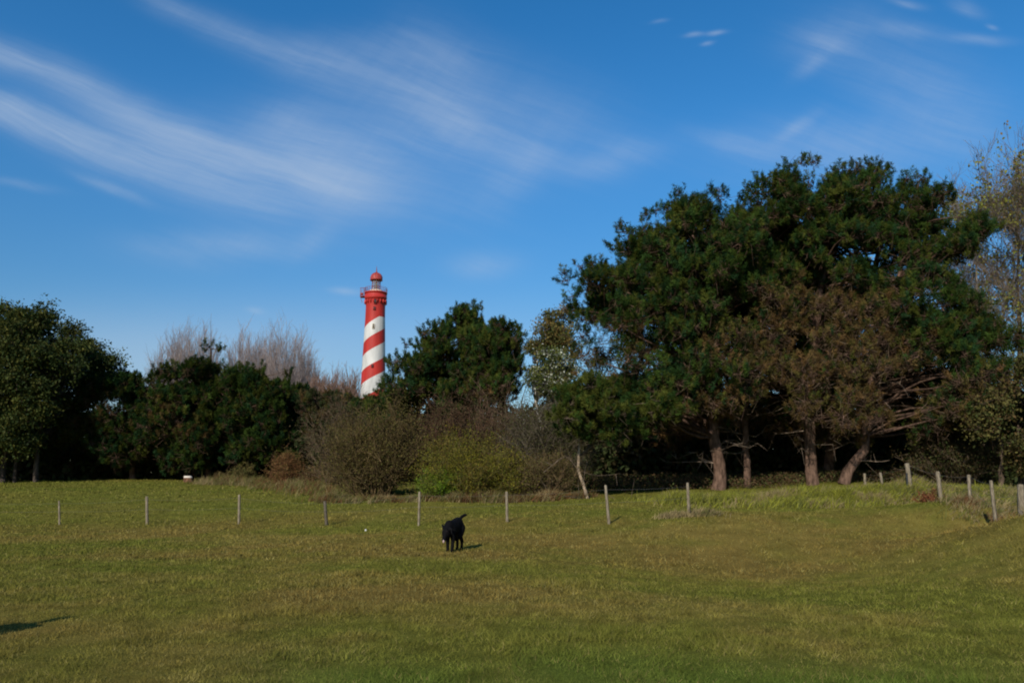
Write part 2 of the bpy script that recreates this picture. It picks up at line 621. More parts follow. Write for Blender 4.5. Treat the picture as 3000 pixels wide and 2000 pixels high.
def tall_grass(name, pts, dens_r, h, n, cols, label, wd=.02):
    """loose tufts of long grass scattered round a polyline of pixel positions (px, Y, radius)"""
    mb = MB()
    pts = np.array(pts, float)
    X = (pts[:, 0] - 1500) / F * pts[:, 1]
    t_ = rng.uniform(0, len(pts) - 1, n)
    i = np.floor(t_).astype(int); fr = t_ - i
    i2 = np.minimum(i + 1, len(pts) - 1)
    x = X[i] * (1 - fr) + X[i2] * fr; y = pts[i, 1] * (1 - fr) + pts[i2, 1] * fr
    rad = pts[i, 2] * (1 - fr) + pts[i2, 2] * fr
    x = x + rng.normal(size=n) * rad * .5; y = y + rng.normal(size=n) * rad * .5
    keep = vnoise(x + 50, y + 50, .5, 9) + .3 * rng.random(n) > .45
    x, y = x[keep], y[keep]; n = len(x)
    hh = h * (.35 + 1.1 * vnoise(x + 20, y + 20, .8, 11)) * rng.uniform(.5, 1.2, n)
    z = gz(x, y) - .01
    cols = np.array(cols)
    ci = np.clip((vnoise(x, y, .7, 12) * len(cols) + rng.normal(size=n) * .6).astype(int), 0, len(cols) - 1)
    c = cols[ci] * rng.uniform(.7, 1.25, (n, 1))
    P = np.stack([x, y, z], 1)
    lean = np.stack([.35 + rng.normal(size=n) * .4, rng.normal(size=n) * .45, np.ones(n)], 1)
    d = unit(lean)
    s = unit(np.cross(d, rng.normal(size=(n, 3))))
    mid = P + d * hh[:, None] * .55
    tip = mid + unit(lean * np.array((1.8, 1.8, .8))) * hh[:, None] * .5
    v = np.stack([P - s * wd / 2, P + s * wd / 2, mid + s * wd * .4, mid - s * wd * .4, tip], 1).reshape(-1, 3)
    bi = np.arange(n)[:, None] * 5
    mb.add(v, (bi + np.array([[0, 1, 2, 3]])), np.repeat(c, 5, 0))
    mb.f[3].append(mb.n - n * 5 + bi + np.array([[3, 2, 4]]))
    o = mb.build(name, M_GRASS)
    tag(o, label, 'grass', kind='stuff')
    return o


STRAW = (.27, .21, .10); LIME = (.25, .25, .035); OLG = (.14, .145, .04); RUST = (.17, .085, .04)
tall_grass('long_grass', [(1960, 33, 1.2), (2100, 31, 1.6), (2300, 30, 1.9), (2500, 30, 1.6), (2640, 31, 1.3)], 1, .42, 42000,
           [LIME, OLG, LIME, STRAW], 'bright yellow green long grass on the bank below the big pines')
tall_grass('long_grass', [(2560, 33, .6), (2660, 29.5, .8), (2760, 26, .8), (2850, 23.5, .8), (2930, 21, .8), (3050, 18.5, .8)], 1, .3, 16000,
           [RUST, STRAW, OLG, STRAW], 'straw and rust coloured grass along the foot of the right fence')
tall_grass('long_grass', [(2650, 36, 1.5), (2800, 31, 2), (2950, 27, 2), (3200, 24, 2)], 1, .4, 24000,
           [LIME, OLG, STRAW], 'long green grass behind the fence at the right')
tall_grass('long_grass', [(960, 37, .8), (1050, 36.2, .6), (1200, 35.3, .5), (1400, 35, .5), (1600, 35.3, .5), (1700, 36.5, .7)], 1, .42, 22000,
           [STRAW, RUST, OLG, STRAW], 'pale dry grass fringe along the front of the shrubs')
tall_grass('long_grass', [(620, 55, 1.2), (760, 53, 1.4), (900, 46, 1.6), (1000, 40, 1.4)], 1, .6, 15000,
           [STRAW, OLG, RUST], 'tawny rough grass at the edge of the left meadow')
tall_grass('long_grass', [(1930, 24.3, .3), (2080, 23.8, .4)], 1, .30, 1300,
           [STRAW, STRAW, OLG], 'straw coloured tuft round the foot of a fence post')


# ------------------------------------------------------------------ crowns from outlines
def inside(poly, x, y):
    poly = np.asarray(poly, float)
    r = np.zeros(len(x), bool)
    j = len(poly) - 1
    for i in range(len(poly)):
        xi, yi = poly[i]; xj, yj = poly[j]
        c = ((yi > y) != (yj > y)) & (x < (xj - xi) * (y - yi) / (yj - yi + 1e-9) + xi)
        r ^= c
        j = i
    return r


def edge_dist(poly, x, y):
    poly = np.asarray(poly, float)
    best = np.full(len(x), 1e9)
    for i in range(len(poly)):
        a = poly[i]; bq = poly[(i + 1) % len(poly)]
        ab = bq - a
        t_ = np.clip(((x - a[0]) * ab[0] + (y - a[1]) * ab[1]) / (ab @ ab + 1e-9), 0, 1)
        best = np.minimum(best, np.hypot(x - a[0] - t_ * ab[0], y - a[1] - t_ * ab[1]))
    return best


def lobed_points(poly, Y, n, lobe, depth, per=8):
    """foliage masses gathered in rounded lobes with gaps between them, inside the volume outlined by poly at distance Y"""
    k = max(4, n // per)
    cand = crown_points(poly, Y, k * 14, lobe * .72, depth, .3)
    keep = [cand[0]]
    for q in cand[1:]:
        if len(keep) >= k:
            break
        if min(np.sum(((q[:3] - w_[:3]) * (1, 1, 1.15)) ** 2) for w_ in keep) > (lobe * .92) ** 2:
            keep.append(q)
    while len(keep) < k:
        keep.append(cand[rng.integers(len(cand))])
    out = []
    for q in keep:
        L_ = lobe * rng.uniform(.7, 1.2)
        for _ in range(per):
            d = unit(rng.normal(size=3) + np.array((0, 0, .45)))
            p = q[:3] + d * L_ * rng.uniform(.35, .9) * np.array((1, 1, .62))
            mp_ = F / Y
            out.append((*p, q[3] + (p[0] - q[0]) * mp_, q[4] - (p[2] - q[2]) * mp_, q[5]))
    return np.array(out)


def crown_points(poly, Y, n, inset, depth, fill=.35):
    """world positions of foliage masses filling the rounded volume whose outline at distance Y is poly (metres of depth)"""
    poly = np.array(poly, float)
    lo, hi = poly.min(0), poly.max(0)
    pts = []
    tries = 0
    mpp = Y / F
    while sum(len(q) for q in pts) < n and tries < 60:
        tries += 1
        x = rng.uniform(lo[0], hi[0], n * 2); y = rng.uniform(lo[1], hi[1], n * 2)
        k = inside(poly, x, y)
        x, y = x[k], y[k]
        e = edge_dist(poly, x, y) * mpp
        k = e > inset
        x, y, e = x[k], y[k], e[k]
        D = depth * np.sqrt(np.clip(1 - (1 - np.clip(e / depth, 0, 1)) ** 2, 0, 1))
        u = rng.random(len(x))
        s = np.where(u < .55, -1, np.where(u < .55 + fill, rng.uniform(-.9, .9, len(x)), 1.0))
        dY = D * s
        P = np.array([at(a, b_, Y) for a, b_ in zip(x, y)]).reshape(-1, 3)
        P[:, 1] += dY
        pts.append(np.concatenate([P, np.stack([x, y, s], 1)], 1))
    return np.concatenate(pts)[:n]


def curve(p0, p1, n=6, sag=0.0, wob=.1):
    t_ = np.linspace(0, 1, n)[:, None]
    p = p0 * (1 - t_) + p1 * t_
    ln = np.linalg.norm(p1 - p0)
    p[:, 2] += (np.sin(t_[:, 0] * np.pi)) * sag * ln
    for k_ in (1, 2):
        p += np.sin(t_ * np.pi * k_) * rng.normal(size=(1, 3)) * wob * min(ln, 3.0) * .07 / k_
    return p


PINE_COLS = np.array([(.022, .045, .011), (.034, .056, .011), (.016, .038, .014), (.054, .062, .012)])
BROWNS = np.array([(.105, .062, .024), (.085, .058, .022), (.075, .066, .018)])


def pine(label, Y, trunk_px, r0, r1, poly, nblob, br=.85, depth=3.0, tufts=120, brown=None, cols=PINE_COLS,
         ln=.2, wd=.025, k=7, group=None, name='pine_tree', limbs=.3, sprigs=(), cat='pine', bark=BARK_PINE, inner=1.0, gain=1.0, dead=0, dens=2.1):
    base = at(trunk_px[0][0], trunk_px[0][1], Y)
    base[2] = gz1(base[0], base[1]) - .05
    root = empty(name, base, label, cat, group)
    tp = [base] + [at(px, py, Y + (dy[0] if dy else 0)) for px, py, *dy in trunk_px[1:]]
    tp = np.array(tp)
    # resample the trunk
    seg = np.linalg.norm(np.diff(tp, axis=0), axis=1); s = np.concatenate([[0], np.cumsum(seg)])
    n = max(8, int(s[-1] / .6))
    q = np.linspace(0, s[-1], n)
    tr = np.stack([np.interp(q, s, tp[:, i]) for i in range(3)], 1)
    tr[1:-1] += rng.normal(size=(n - 2, 3)) * .025
    r0 = r0 * .86
    rad = np.interp(q / s[-1], [0, .04, .12, .6, 1], [r0 * 1.15, r0 * 1.02, r0 * .95, (r0 + r1) / 2, r1])
    mb = MB(); tube(mb, tr, rad, 11, bark, lump=.05)
    mb.build('trunk', M_BARK, root, smooth=True)
    B = lobed_points(poly, Y, int(nblob * dens), br * 1.3, depth)
    br = br * .72
    nblob = len(B)
    tufts = tufts * .78
    extra = []
    for px, py, dY, rr in sprigs:
        p = at(px, py, Y + dY)
        extra.append((*p, px, py, -1))
    if extra:
        B = np.concatenate([B, np.array(extra)])
    brs = np.concatenate([np.full(nblob if len(B) >= nblob else len(B), br) * rng.uniform(.7, 1.25, min(nblob, len(B))),
                          np.array([q[3] for q in sprigs])])[:len(B)]
    # limbs
    lb = MB()
    if bark[0] > .2: bark = bark * .45
    for i in rng.choice(len(B), int(len(B) * limbs), replace=False):
        p = B[i, :3]
        j = np.searchsorted(tr[:, 2], p[2] - np.hypot(p[0] - tr[-1, 0], p[1] - tr[-1, 1]) * rng.uniform(.15, .6))
        j = int(np.clip(j, n * .22, n - 1))
        L_ = np.linalg.norm(p - tr[j])
        rr = min(.028 + .011 * L_, rad[j] * .6)
        tube(lb, curve(tr[j], p, 7, .06, 1.0), np.linspace(rr, .012, 7), 5, bark * rng.uniform(.5, .95), cap=False)
    if dead:
        for _ in range(dead):
            j = int(rng.integers(int(n * .12), int(n * .62)))
            a_ = rng.uniform(0, 2 * np.pi); L_ = rng.uniform(.8, 3.2)
            e = tr[j] + np.array((np.cos(a_) * L_, np.sin(a_) * L_ * .8, rng.uniform(-.35, .5)))
            pts_ = curve(tr[j], e, 6, .05, 1.3)
            tube(lb, pts_, np.linspace(.035 * min(1, r0 / .2), .008, 6), 5, np.array((.17, .13, .095)) * rng.uniform(.6, 1.3), cap=False)
            k0 = pts_[rng.integers(1, 6, size=6)]
            segs(lb, k0, k0 + rng.normal(size=(6, 3)) * .35, .013, .006, np.array((.17, .13, .095)) * .9)
    # twigs inside each mass
    P0, P1, cc = [], [], []
    cb = MB()
    for i in range(len(B)):
        p, r = B[i, :3], brs[i]
        bf = 0.0
        if brown is not None:
            for (bx, by, bw, bh, amt) in brown:
                g = 1 - ((B[i, 3] - bx) / bw) ** 2 - ((B[i, 4] - by) / bh) ** 2
                bf = max(bf, amt * max(0, min(1, g * 2)))
        m_ = int(tufts * 1.3 * (r / br) ** 2)
        # sub-puffs: short shoots
        ns = max(5, m_ // 11)
        sd = unit(rng.normal(size=(ns, 3)) + np.array((0, -.2, .35)))
        sp = p + sd * (r * rng.uniform(.55, 1.0, ns) ** .6)[:, None] * np.array((1, 1, .75))
        nt_ = m_ // ns
        ax = unit(sd * .5 + np.array((0, 0, .9)) + rng.normal(size=(ns, 3)) * .2)
        sl = rng.uniform(.25, .5, ns) * (br / .85)
        tt = np.tile(np.linspace(-.1, 1, nt_), ns)
        C = np.repeat(sp, nt_, 0) + np.repeat(ax * sl[:, None], nt_, 0) * tt[:, None] + rng.normal(size=(ns * nt_, 3)) * .03
        out_ = unit(np.repeat(ax, nt_, 0) * .55 + rng.normal(size=C.shape) * .75)
        isb = (rng.random(ns) < bf)
        base_c = cols[rng.integers(len(cols), size=ns)]
        base_c = np.where(isb[:, None], BROWNS[rng.integers(len(BROWNS), size=ns)], base_c) * rng.uniform(.75, 1.3) * gain
        c = np.repeat(base_c * rng.uniform(.65, 1.45, (ns, 1)), nt_, 0)
        kk = k if bf < .3 else 4
        if bf > .3:
            keep_ = np.repeat(rng.random(ns) > .35 * bf, nt_)
            C, out_, c = C[keep_], out_[keep_], c[keep_]
            q0 = p + rng.normal(size=(14, 3)) * r * .5
            q1 = q0 + (rng.normal(size=(14, 3)) + np.array((0, 0, .2))) * r * .30
            segs(lb, q0, q1, .012, .005, np.array((.12, .085, .055)) * rng.uniform(.4, 1.3, (14, 1)))
        blades(cb, C, out_, ln * .85, wd, c, .45, kk)
        for q2 in range(min(ns, 7)):
            P0.append(p + rng.normal(size=3) * r * .1); P1.append(sp[q2]); cc.append(bark * rng.uniform(.6, 1.3))
        # brown twiggy filler deeper inside, its colour darkened for shade between tufts
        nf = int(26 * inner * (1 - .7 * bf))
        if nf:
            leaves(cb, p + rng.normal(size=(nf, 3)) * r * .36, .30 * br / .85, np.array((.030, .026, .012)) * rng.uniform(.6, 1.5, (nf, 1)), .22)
            segs(lb, p + rng.normal(size=(8, 3)) * r * .3, p + rng.normal(size=(8, 3)) * r * .55, .012, .006, bark * .8)
    segs(lb, P0, P1, .02, .008, cc)
    lb.build('limbs', M_BARK, root)
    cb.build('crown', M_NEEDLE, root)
    return root


GP = 'large pines on the right bank'
BRN = [(2380, 1120, 290, 230, .9), (2350, 930, 230, 80, .75), (1780, 1060, 120, 90, .35), (2700, 1240, 220, 150, .5), (2130, 1260, 260, 90, .8), (2100, 1050, 130, 90, .35)]
pine('broad dark pine at the left of the big clump, stout scaly trunk', 38.5, [(2105, 1441), (2112, 1380), (2092, 1290), (2080, 1000, .5), (2050, 800, .8), (2030, 690, .8)], .36, .08,
     [(1655, 800), (1700, 775), (1770, 775), (1815, 690), (1870, 630), (1950, 615), (2040, 610), (2130, 570), (2190, 600), (2230, 800), (2240, 1000),
      (2230, 1180), (2200, 1325), (2060, 1330), (1900, 1315), (1760, 1260), (1700, 1130), (1680, 1000), (1690, 920), (1650, 880)], 290, .85, 3.4, 130,
     brown=BRN, group=GP, dead=16,
     sprigs=[(1985, 590, 0, .45), (1990, 565, 0, .3), (2100, 560, 0, .4), (1700, 785, -.5, .45), (1660, 820, -.5, .4), (1680, 870, -.4, .5), (1745, 785, 0, .5),
             (1975, 615, 0, .5), (2045, 610, 0, .45), (2108, 575, 0, .5), (1650, 800, -.5, .3), (1735, 775, -.4, .3), (1760, 800, -.4, .4), (1700, 820, -.4, .4), (1690, 905, 0, .45), (1770, 790, 0, .35), (1800, 730, 0, .4), (1890, 635, 0, .4), (1920, 620, 0, .4), (2000, 650, -1.5, .9), (1985, 710, -1.9, .9), (2040, 760, -1.9, .9), (1720, 940, 0, .7), (1705, 990, 0, .7), (1715, 1040, .3, .7), (1730, 1090, .3, .8), (1760, 1000, .8, .9), (1765, 920, .8, .9), (1830, 680, 0, .4), (1665, 900, 0, .4), (1820, 660, 0, .3), (1960, 620, 0, .4)])
pine('tall slim pine with reddish trunk second from left in the big clump', 39.5, [(2190, 1432), (2186, 1300), (2178, 1150), (2200, 950), (2260, 700), (2330, 540)], .2, .06,
     [(2160, 600), (2210, 545), (2290, 495), (2340, 478), (2390, 478), (2430, 520), (2440, 700), (2400, 860), (2330, 1000), (2200, 1180), (2120, 1150), (2090, 900), (2110, 700)],
     140, .8, 3.0, 130, brown=BRN, group=GP, dead=16, sprigs=[(2235, 525, 0, .4), (2310, 490, 0, .45), (2380, 482, 0, .45), (2345, 480, .3, .4)])
pine('thick trunked pine in the middle of the big clump, bare brown inside', 38.5, [(2382, 1434), (2374, 1330), (2372, 1200), (2384, 1060), (2400, 850), (2450, 560)], .32, .07,
     [(2400, 515), (2440, 498), (2520, 492), (2570, 520), (2600, 620), (2610, 800), (2600, 1000), (2570, 1230), (2530, 1335), (2400, 1350), (2280, 1330), (2210, 1230), (2230, 1060), (2340, 980),
      (2360, 800), (2370, 640)], 170, .8, 3.0, 105, brown=BRN, group=GP, dead=16, sprigs=[(2450, 500, 0, .5), (2510, 495, .3, .45), (2540, 520, 0, .4)], inner=.6)
pine('pine with dark trunk set back in the big clump, behind its neighbours', 42.5, [(2425, 1432), (2430, 1340), (2470, 1100), (2560, 800), (2620, 560)], .3, .07,
     [(2480, 520), (2600, 535), (2650, 530), (2700, 560), (2720, 700), (2720, 1200), (2560, 1290), (2300, 1280), (2000, 1270), (1760, 1220), (1740, 1000), (1760, 800), (1850, 680), (2000, 640), (2250, 560)],
     400, 1.0, 3.4, 120, group=GP, dead=16, gain=.9)
pine('leaning forked pine at the right of the big clump', 38, [(2473, 1434), (2490, 1370), (2530, 1325), (2540, 1200), (2560, 1050), (2630, 820, .6), (2660, 680, .8)], .27, .06,
     [(2600, 540), (2650, 520), (2710, 520), (2730, 590), (2745, 640), (2800, 655), (2865, 635), (2865, 680), (2840, 760), (2800, 830), (2810, 900), (2870, 1000), (2890, 1100),
      (2850, 1240), (2720, 1330), (2600, 1340), (2560, 1200), (2590, 950), (2620, 700)], 180, .85, 3.4, 120, brown=BRN, group=GP, dead=16,
     sprigs=[(2655, 530, 0, .5), (2700, 525, 0, .45), (2750, 590, 0, .35), (2760, 575, 0, .25), (2860, 640, 0, .4), (2850, 670, 0, .4), (2870, 625, 0, .25), (2830, 700, 0, .45), (2680, 600, -1.4, .9), (2650, 670, -1.9, 1.0), (2700, 730, -2, .9), (2640, 760, -2.2, .9), (2640, 900, -2.5, .8),
             (2700, 860, -3, .9), (2760, 900, -3, .9), (2800, 960, -2.6, .9), (2730, 980, -3, .9)])
pine('low dense pine closing the big clump on its far right', 41, [(2700, 1425), (2705, 1300), (2720, 1100), (2740, 900)], .2, .05,
     [(2640, 900), (2740, 850), (2850, 900), (2910, 1010), (2960, 1120), (2960, 1280), (2880, 1370), (2700, 1370), (2600, 1330), (2600, 1100)],
     110, .9, 3.0, 110, brown=[(2760, 1200, 220, 180, .5)], group=GP)
# small bent pine in front
pine('small pine with thin bent pale trunk at the edge of the shrubs', 35.5, [(1722, 1446), (1705, 1405), (1692, 1370), (1696, 1310), (1700, 1240), (1720, 1160)], .088, .04,
     [(1600, 1180), (1640, 1120), (1720, 1085), (1820, 1100), (1920, 1140), (1985, 1200), (1960, 1270), (1860, 1300), (1760, 1320), (1650, 1310), (1600, 1260)],
     62, .62, 1.8, 110, cols=PINE_COLS[[0, 1, 3, 3]], dead=5, bark=np.array((.25, .19, .13)), inner=.8)

# centre pines
GC = 'dark pines in the middle of the tree line'
pine('dark pine just right of the lighthouse', 55, [(1270, 1440), (1275, 1300), (1290, 1100), (1310, 970)], .25, .06,
     [(1145, 1060), (1180, 1040), (1200, 990), (1230, 955), (1290, 932), (1340, 940), (1400, 960), (1440, 1050), (1430, 1180), (1360, 1240), (1240, 1230), (1130, 1215), (1100, 1190),
      (1120, 1150), (1150, 1130)], 120, .95, 3.2, 120, group=GC, wd=.034, ln=.23, sprigs=[(1150, 1062, 0, .5), (1147, 1090, 0, .45), (1190, 1010, 0, .4)])
pine('dark pine with a domed top, tallest in the middle of the tree line', 58, [(1400, 1440), (1400, 1250), (1385, 1050), (1385, 920)], .25, .06,
     [(1335, 960), (1340, 905), (1370, 898), (1400, 895), (1422, 920), (1425, 960), (1440, 1050), (1430, 1150), (1350, 1180), (1320, 1060)],
     70, .9, 2.6, 120, group=GC, wd=.034, ln=.23, sprigs=[(1350, 905, 0, .5), (1398, 900, 0, .5)])
pine('rounded dark pine beside the yellowing tree', 54, [(1475, 1440), (1478, 1300), (1470, 1100), (1465, 990)], .24, .06,
     [(1400, 985), (1440, 950), (1480, 945), (1520, 970), (1540, 1020), (1540, 1120), (1520, 1190), (1440, 1230), (1350, 1220), (1340, 1120), (1370, 1030)],
     105, .95, 3.0, 120, group=GC, wd=.034, ln=.23, brown=[(1450, 1200, 100, 60, .5)], sprigs=[(1460, 955, 0, .5), (1505, 965, 0, .45)])
pine('low pine in front of the foot of the lighthouse', 56, [(1130, 1440), (1130, 1300), (1120, 1190)], .15, .05,
     [(1050, 1190), (1090, 1165), (1120, 1145), (1160, 1140), (1220, 1160), (1220, 1260), (1150, 1300), (1060, 1290), (1030, 1230)],
     80, .8, 2.2, 110, group=GC, wd=.034, ln=.23,
     sprigs=[(1045, 1198, 0, .55), (1062, 1190, 0, .55), (1064, 1178, 0, .45), (1050, 1184, 0, .45), (1080, 1180, 0, .55), (1098, 1170, 0, .5), (1115, 1160, 0, .5), (1130, 1150, 0, .5), (1150, 1138, 0, .5), (1090, 1200, .4, .8), (1120, 1190, .4, .8), (1060, 1215, .4, .8), (1150, 1170, .4, .8)])
# left pines
GL = 'dark pines along the left tree line'
pine('low wide pine beside the broad leafy tree on the left', 62, [(390, 1404), (385, 1300), (375, 1200), (370, 1110)], .25, .06,
     [(270, 1090), (310, 1068), (350, 1085), (400, 1102), (450, 1108), (500, 1120), (520, 1200), (520, 1330), (440, 1385), (330, 1385), (260, 1330), (250, 1200)],
     150, 1.05, 3.2, 120, group=GL, dens=1.7, wd=.04, ln=.26, gain=.78, brown=[(340, 1220, 90, 80, .35)],
     sprigs=[(290, 1095, 0, .8), (315, 1080, 0, .7), (270, 1130, 0, .9), (345, 1098, 0, .7), (250, 1170, 0, 1.0), (300, 1140, 0, 1.0), (240, 1220, .5, 1.1), (395, 1112, 0, .6), (430, 1112, 0, .6), (465, 1118, 0, .6)])
pine('pointed dark pine, tallest of the left tree line', 60, [(610, 1404), (610, 1300), (612, 1150), (618, 1020)], .26, .06,
     [(480, 1095), (530, 1072), (565, 1060), (590, 1020), (622, 1008), (655, 1028), (685, 1075), (720, 1150), (740, 1280), (720, 1380), (600, 1395), (480, 1385), (460, 1250), (465, 1150)],
     190, 1.05, 3.4, 120, group=GL, dens=1.7, wd=.04, ln=.26, gain=.78, sprigs=[(500, 1085, 0, .5), (610, 1018, 0, .5), (640, 1025, 0, .5)], brown=[(560, 1260, 130, 80, .25)])
pine('broad dark pine left of the lighthouse with several blunt tops', 59, [(800, 1408), (798, 1300), (790, 1180), (780, 1100)], .26, .06,
     [(670, 1110), (700, 1078), (760, 1075), (800, 1105), (845, 1092), (870, 1105), (895, 1150), (912, 1220), (915, 1320), (880, 1375), (760, 1392), (680, 1385), (660, 1250)],
     170, 1.0, 3.2, 120, group=GL, dens=1.7, wd=.04, ln=.26, gain=.78, sprigs=[(715, 1078, 0, .5), (760, 1080, 0, .5), (845, 1097, 0, .5)])
pine('low ragged pine filling the gap below the reddish bare trees', 57, [(970, 1425), (970, 1300), (965, 1180)], .15, .05,
     [(900, 1160), (940, 1140), (1000, 1142), (1050, 1175), (1070, 1230), (1060, 1340), (960, 1380), (880, 1350)],
     80, .9, 2.4, 110, group=GL, wd=.036, ln=.24, gain=.8, cols=np.array([(.05, .06, .022), (.045, .05, .02), (.03, .05, .018)]), brown=[(980, 1250, 90, 90, .5)])


# ------------------------------------------------------------------ leafy trees
def leafy(label, Y, trunks, poly, nblob, br, depth, nleaf, size, cols, name='leafy_tree', cat='tree', group=None, bark=BARK, limbs=.5, gap=0, lm=M_LEAF, speck=None):
    base = at(trunks[0][0][0], trunks[0][0][1], Y)
    base[2] = gz1(base[0], base[1]) - .05
    root = empty(name, base, label, cat, group)
    mb = MB(); trs = []
    for tp_px, r0 in [(t_[:-1], t_[-1]) for t_ in trunks]:
        tp = np.array([at(px, py, Y) for px, py in tp_px])
        tp[0, 2] = gz1(tp[0, 0], tp[0, 1]) - .05
        s = np.concatenate([[0], np.cumsum(np.linalg.norm(np.diff(tp, axis=0), axis=1))])
        q = np.linspace(0, s[-1], 12)
        tr = np.stack([np.interp(q, s, tp[:, i]) for i in range(3)], 1)
        tr[1:-1] += rng.normal(size=(10, 3)) * .06
        tube(mb, tr, np.linspace(r0, r0 * .3, 12), 9, bark, lump=.05); trs.append(tr)
    mb.build('trunk', M_BARK, root, smooth=True)
    if bark[0] > .3: bark = bark * .3
    B = lobed_points(poly, Y, nblob, br * 1.1, depth)
    cb, lb = MB(), MB()
    cols = np.array(cols)
    P0, P1, cc = [], [], []
    for i in range(len(B)):
        p = B[i, :3]; r = br * rng.uniform(.6, 1.3)
        if rng.random() < gap:
            nl = nleaf // 5
        else:
            nl = nleaf
        ns = max(3, nl // 14)
        sp = p + unit(rng.normal(size=(ns, 3))) * (r * rng.uniform(.3, 1, ns))[:, None] * np.array((1, 1, .8))
        C = np.repeat(sp, nl // ns + 1, 0)
        C = C + rng.normal(size=C.shape) * r * .2
        bc = cols[rng.integers(len(cols), size=ns)] * rng.uniform(.75, 1.25)
        c = np.repeat(bc, nl // ns + 1, 0) * rng.uniform(.7, 1.3, (len(C), 1))
        if speck is not None:
            bx, by, bw, amt, sc_ = speck
            g = max(0, 1 - ((B[i, 3] - bx) / bw) ** 2 - ((B[i, 4] - by) / (bw * 1.4)) ** 2)
            sel = rng.random(len(C)) < amt * g
            c[sel] = sc_
        leaves(cb, C, size, c, .65, .3)
        if rng.random() < limbs:
            tr = trs[int(np.argmin([abs(t_[-1, 0] - p[0]) for t_ in trs]))]
            j = int(np.clip(np.searchsorted(tr[:, 2], p[2] - np.hypot(p[0] - tr[-1, 0], p[1] - tr[-1, 1]) * .7), 3, 11))
            L_ = np.linalg.norm(p - tr[j])
            tube(lb, curve(tr[j], p, 7, .05, 1.0), np.linspace(.03 + .01 * L_, .012, 7), 5, bark, cap=False)
        for q2 in range(min(ns, 5)):
            P0.append(p); P1.append(sp[q2]); cc.append(bark * rng.uniform(.7, 1.3))
    segs(lb, P0, P1, .018, .007, cc)
    lb.build('limbs', M_BARK, root)
    cb.build('crown', lm, root)
    return root


leafy('broad dark green leafy tree at the left edge of the photo', 58,
      [[(10, 1408), (15, 1300), (40, 1150), (70, 1000), .2], [(45, 1408), (50, 1300), (90, 1150), .15], [(105, 1406), (105, 1300), (150, 1150), (180, 1020), .2], [(-60, 1408), (-50, 1200), (-30, 1020), .2]],
      [(-260, 1050), (-200, 960), (-80, 915), (0, 905), (50, 905), (75, 892), (130, 897), (175, 902), (215, 932), (262, 968), (265, 995), (298, 1025), (295, 1075), (270, 1130), (230, 1230), (200, 1310), (150, 1345), (0, 1340), (-160, 1340), (-260, 1230)],
      900, 1.05, 4.0, 220, .18, [(.034, .050, .012), (.050, .062, .013), (.024, .040, .010), (.075, .076, .016)], bark=np.array((.07, .055, .045)))
leafy('yellowing autumn tree between the centre pines and the big clump', 60,
      [[(1600, 1430), (1605, 1250), (1610, 1100), (1620, 960), .18], [(1575, 1200), (1570, 1080), (1560, 990), .08]],
      [(1535, 980), (1545, 945), (1580, 940), (1600, 910), (1640, 905), (1675, 915), (1690, 960), (1685, 1020), (1720, 1080), (1720, 1180), (1650, 1230), (1560, 1220), (1530, 1100)],
      200, .85, 2.6, 140, .16, [(.13, .105, .03), (.10, .10, .03), (.15, .10, .03), (.07, .085, .025)], gap=.2)
leafy('slender poplar with white backed leaves in front of the yellowing tree', 52,
      [[(1580, 1440), (1590, 1300), (1570, 1150), (1576, 1030), .12], [(1580, 1440), (1545, 1330), (1530, 1210), .08]],
      [(1535, 1050), (1560, 1020), (1620, 1010), (1680, 1030), (1700, 1090), (1700, 1180), (1640, 1200), (1560, 1200), (1500, 1290), (1450, 1290), (1480, 1200), (1530, 1150)],
      90, .7, 2.0, 90, .14, [(.09, .11, .022), (.12, .125, .028), (.055, .075, .02)], gap=.3, name='poplar_tree', cat='poplar', bark=np.array((.42, .40, .36)),
      speck=(1640, 1070, 100, .20, (.50, .52, .42)))
leafy('dense olive brown oak thicket at the right edge', 36,
      [[(2930, 1430), (2930, 1300), (2900, 1150), .12], [(2990, 1430), (3010, 1250), (3020, 1100), .15]],
      [(2800, 1200), (2830, 1100), (2900, 1060), (2960, 1040), (3060, 1010), (3250, 1040), (3350, 1200), (3300, 1400), (3000, 1410), (2850, 1390), (2800, 1300)],
      170, .75, 2.6, 170, .13, [(.075, .065, .022), (.10, .065, .025), (.055, .065, .018), (.09, .08, .022)], name='oak_tree', cat='oak')


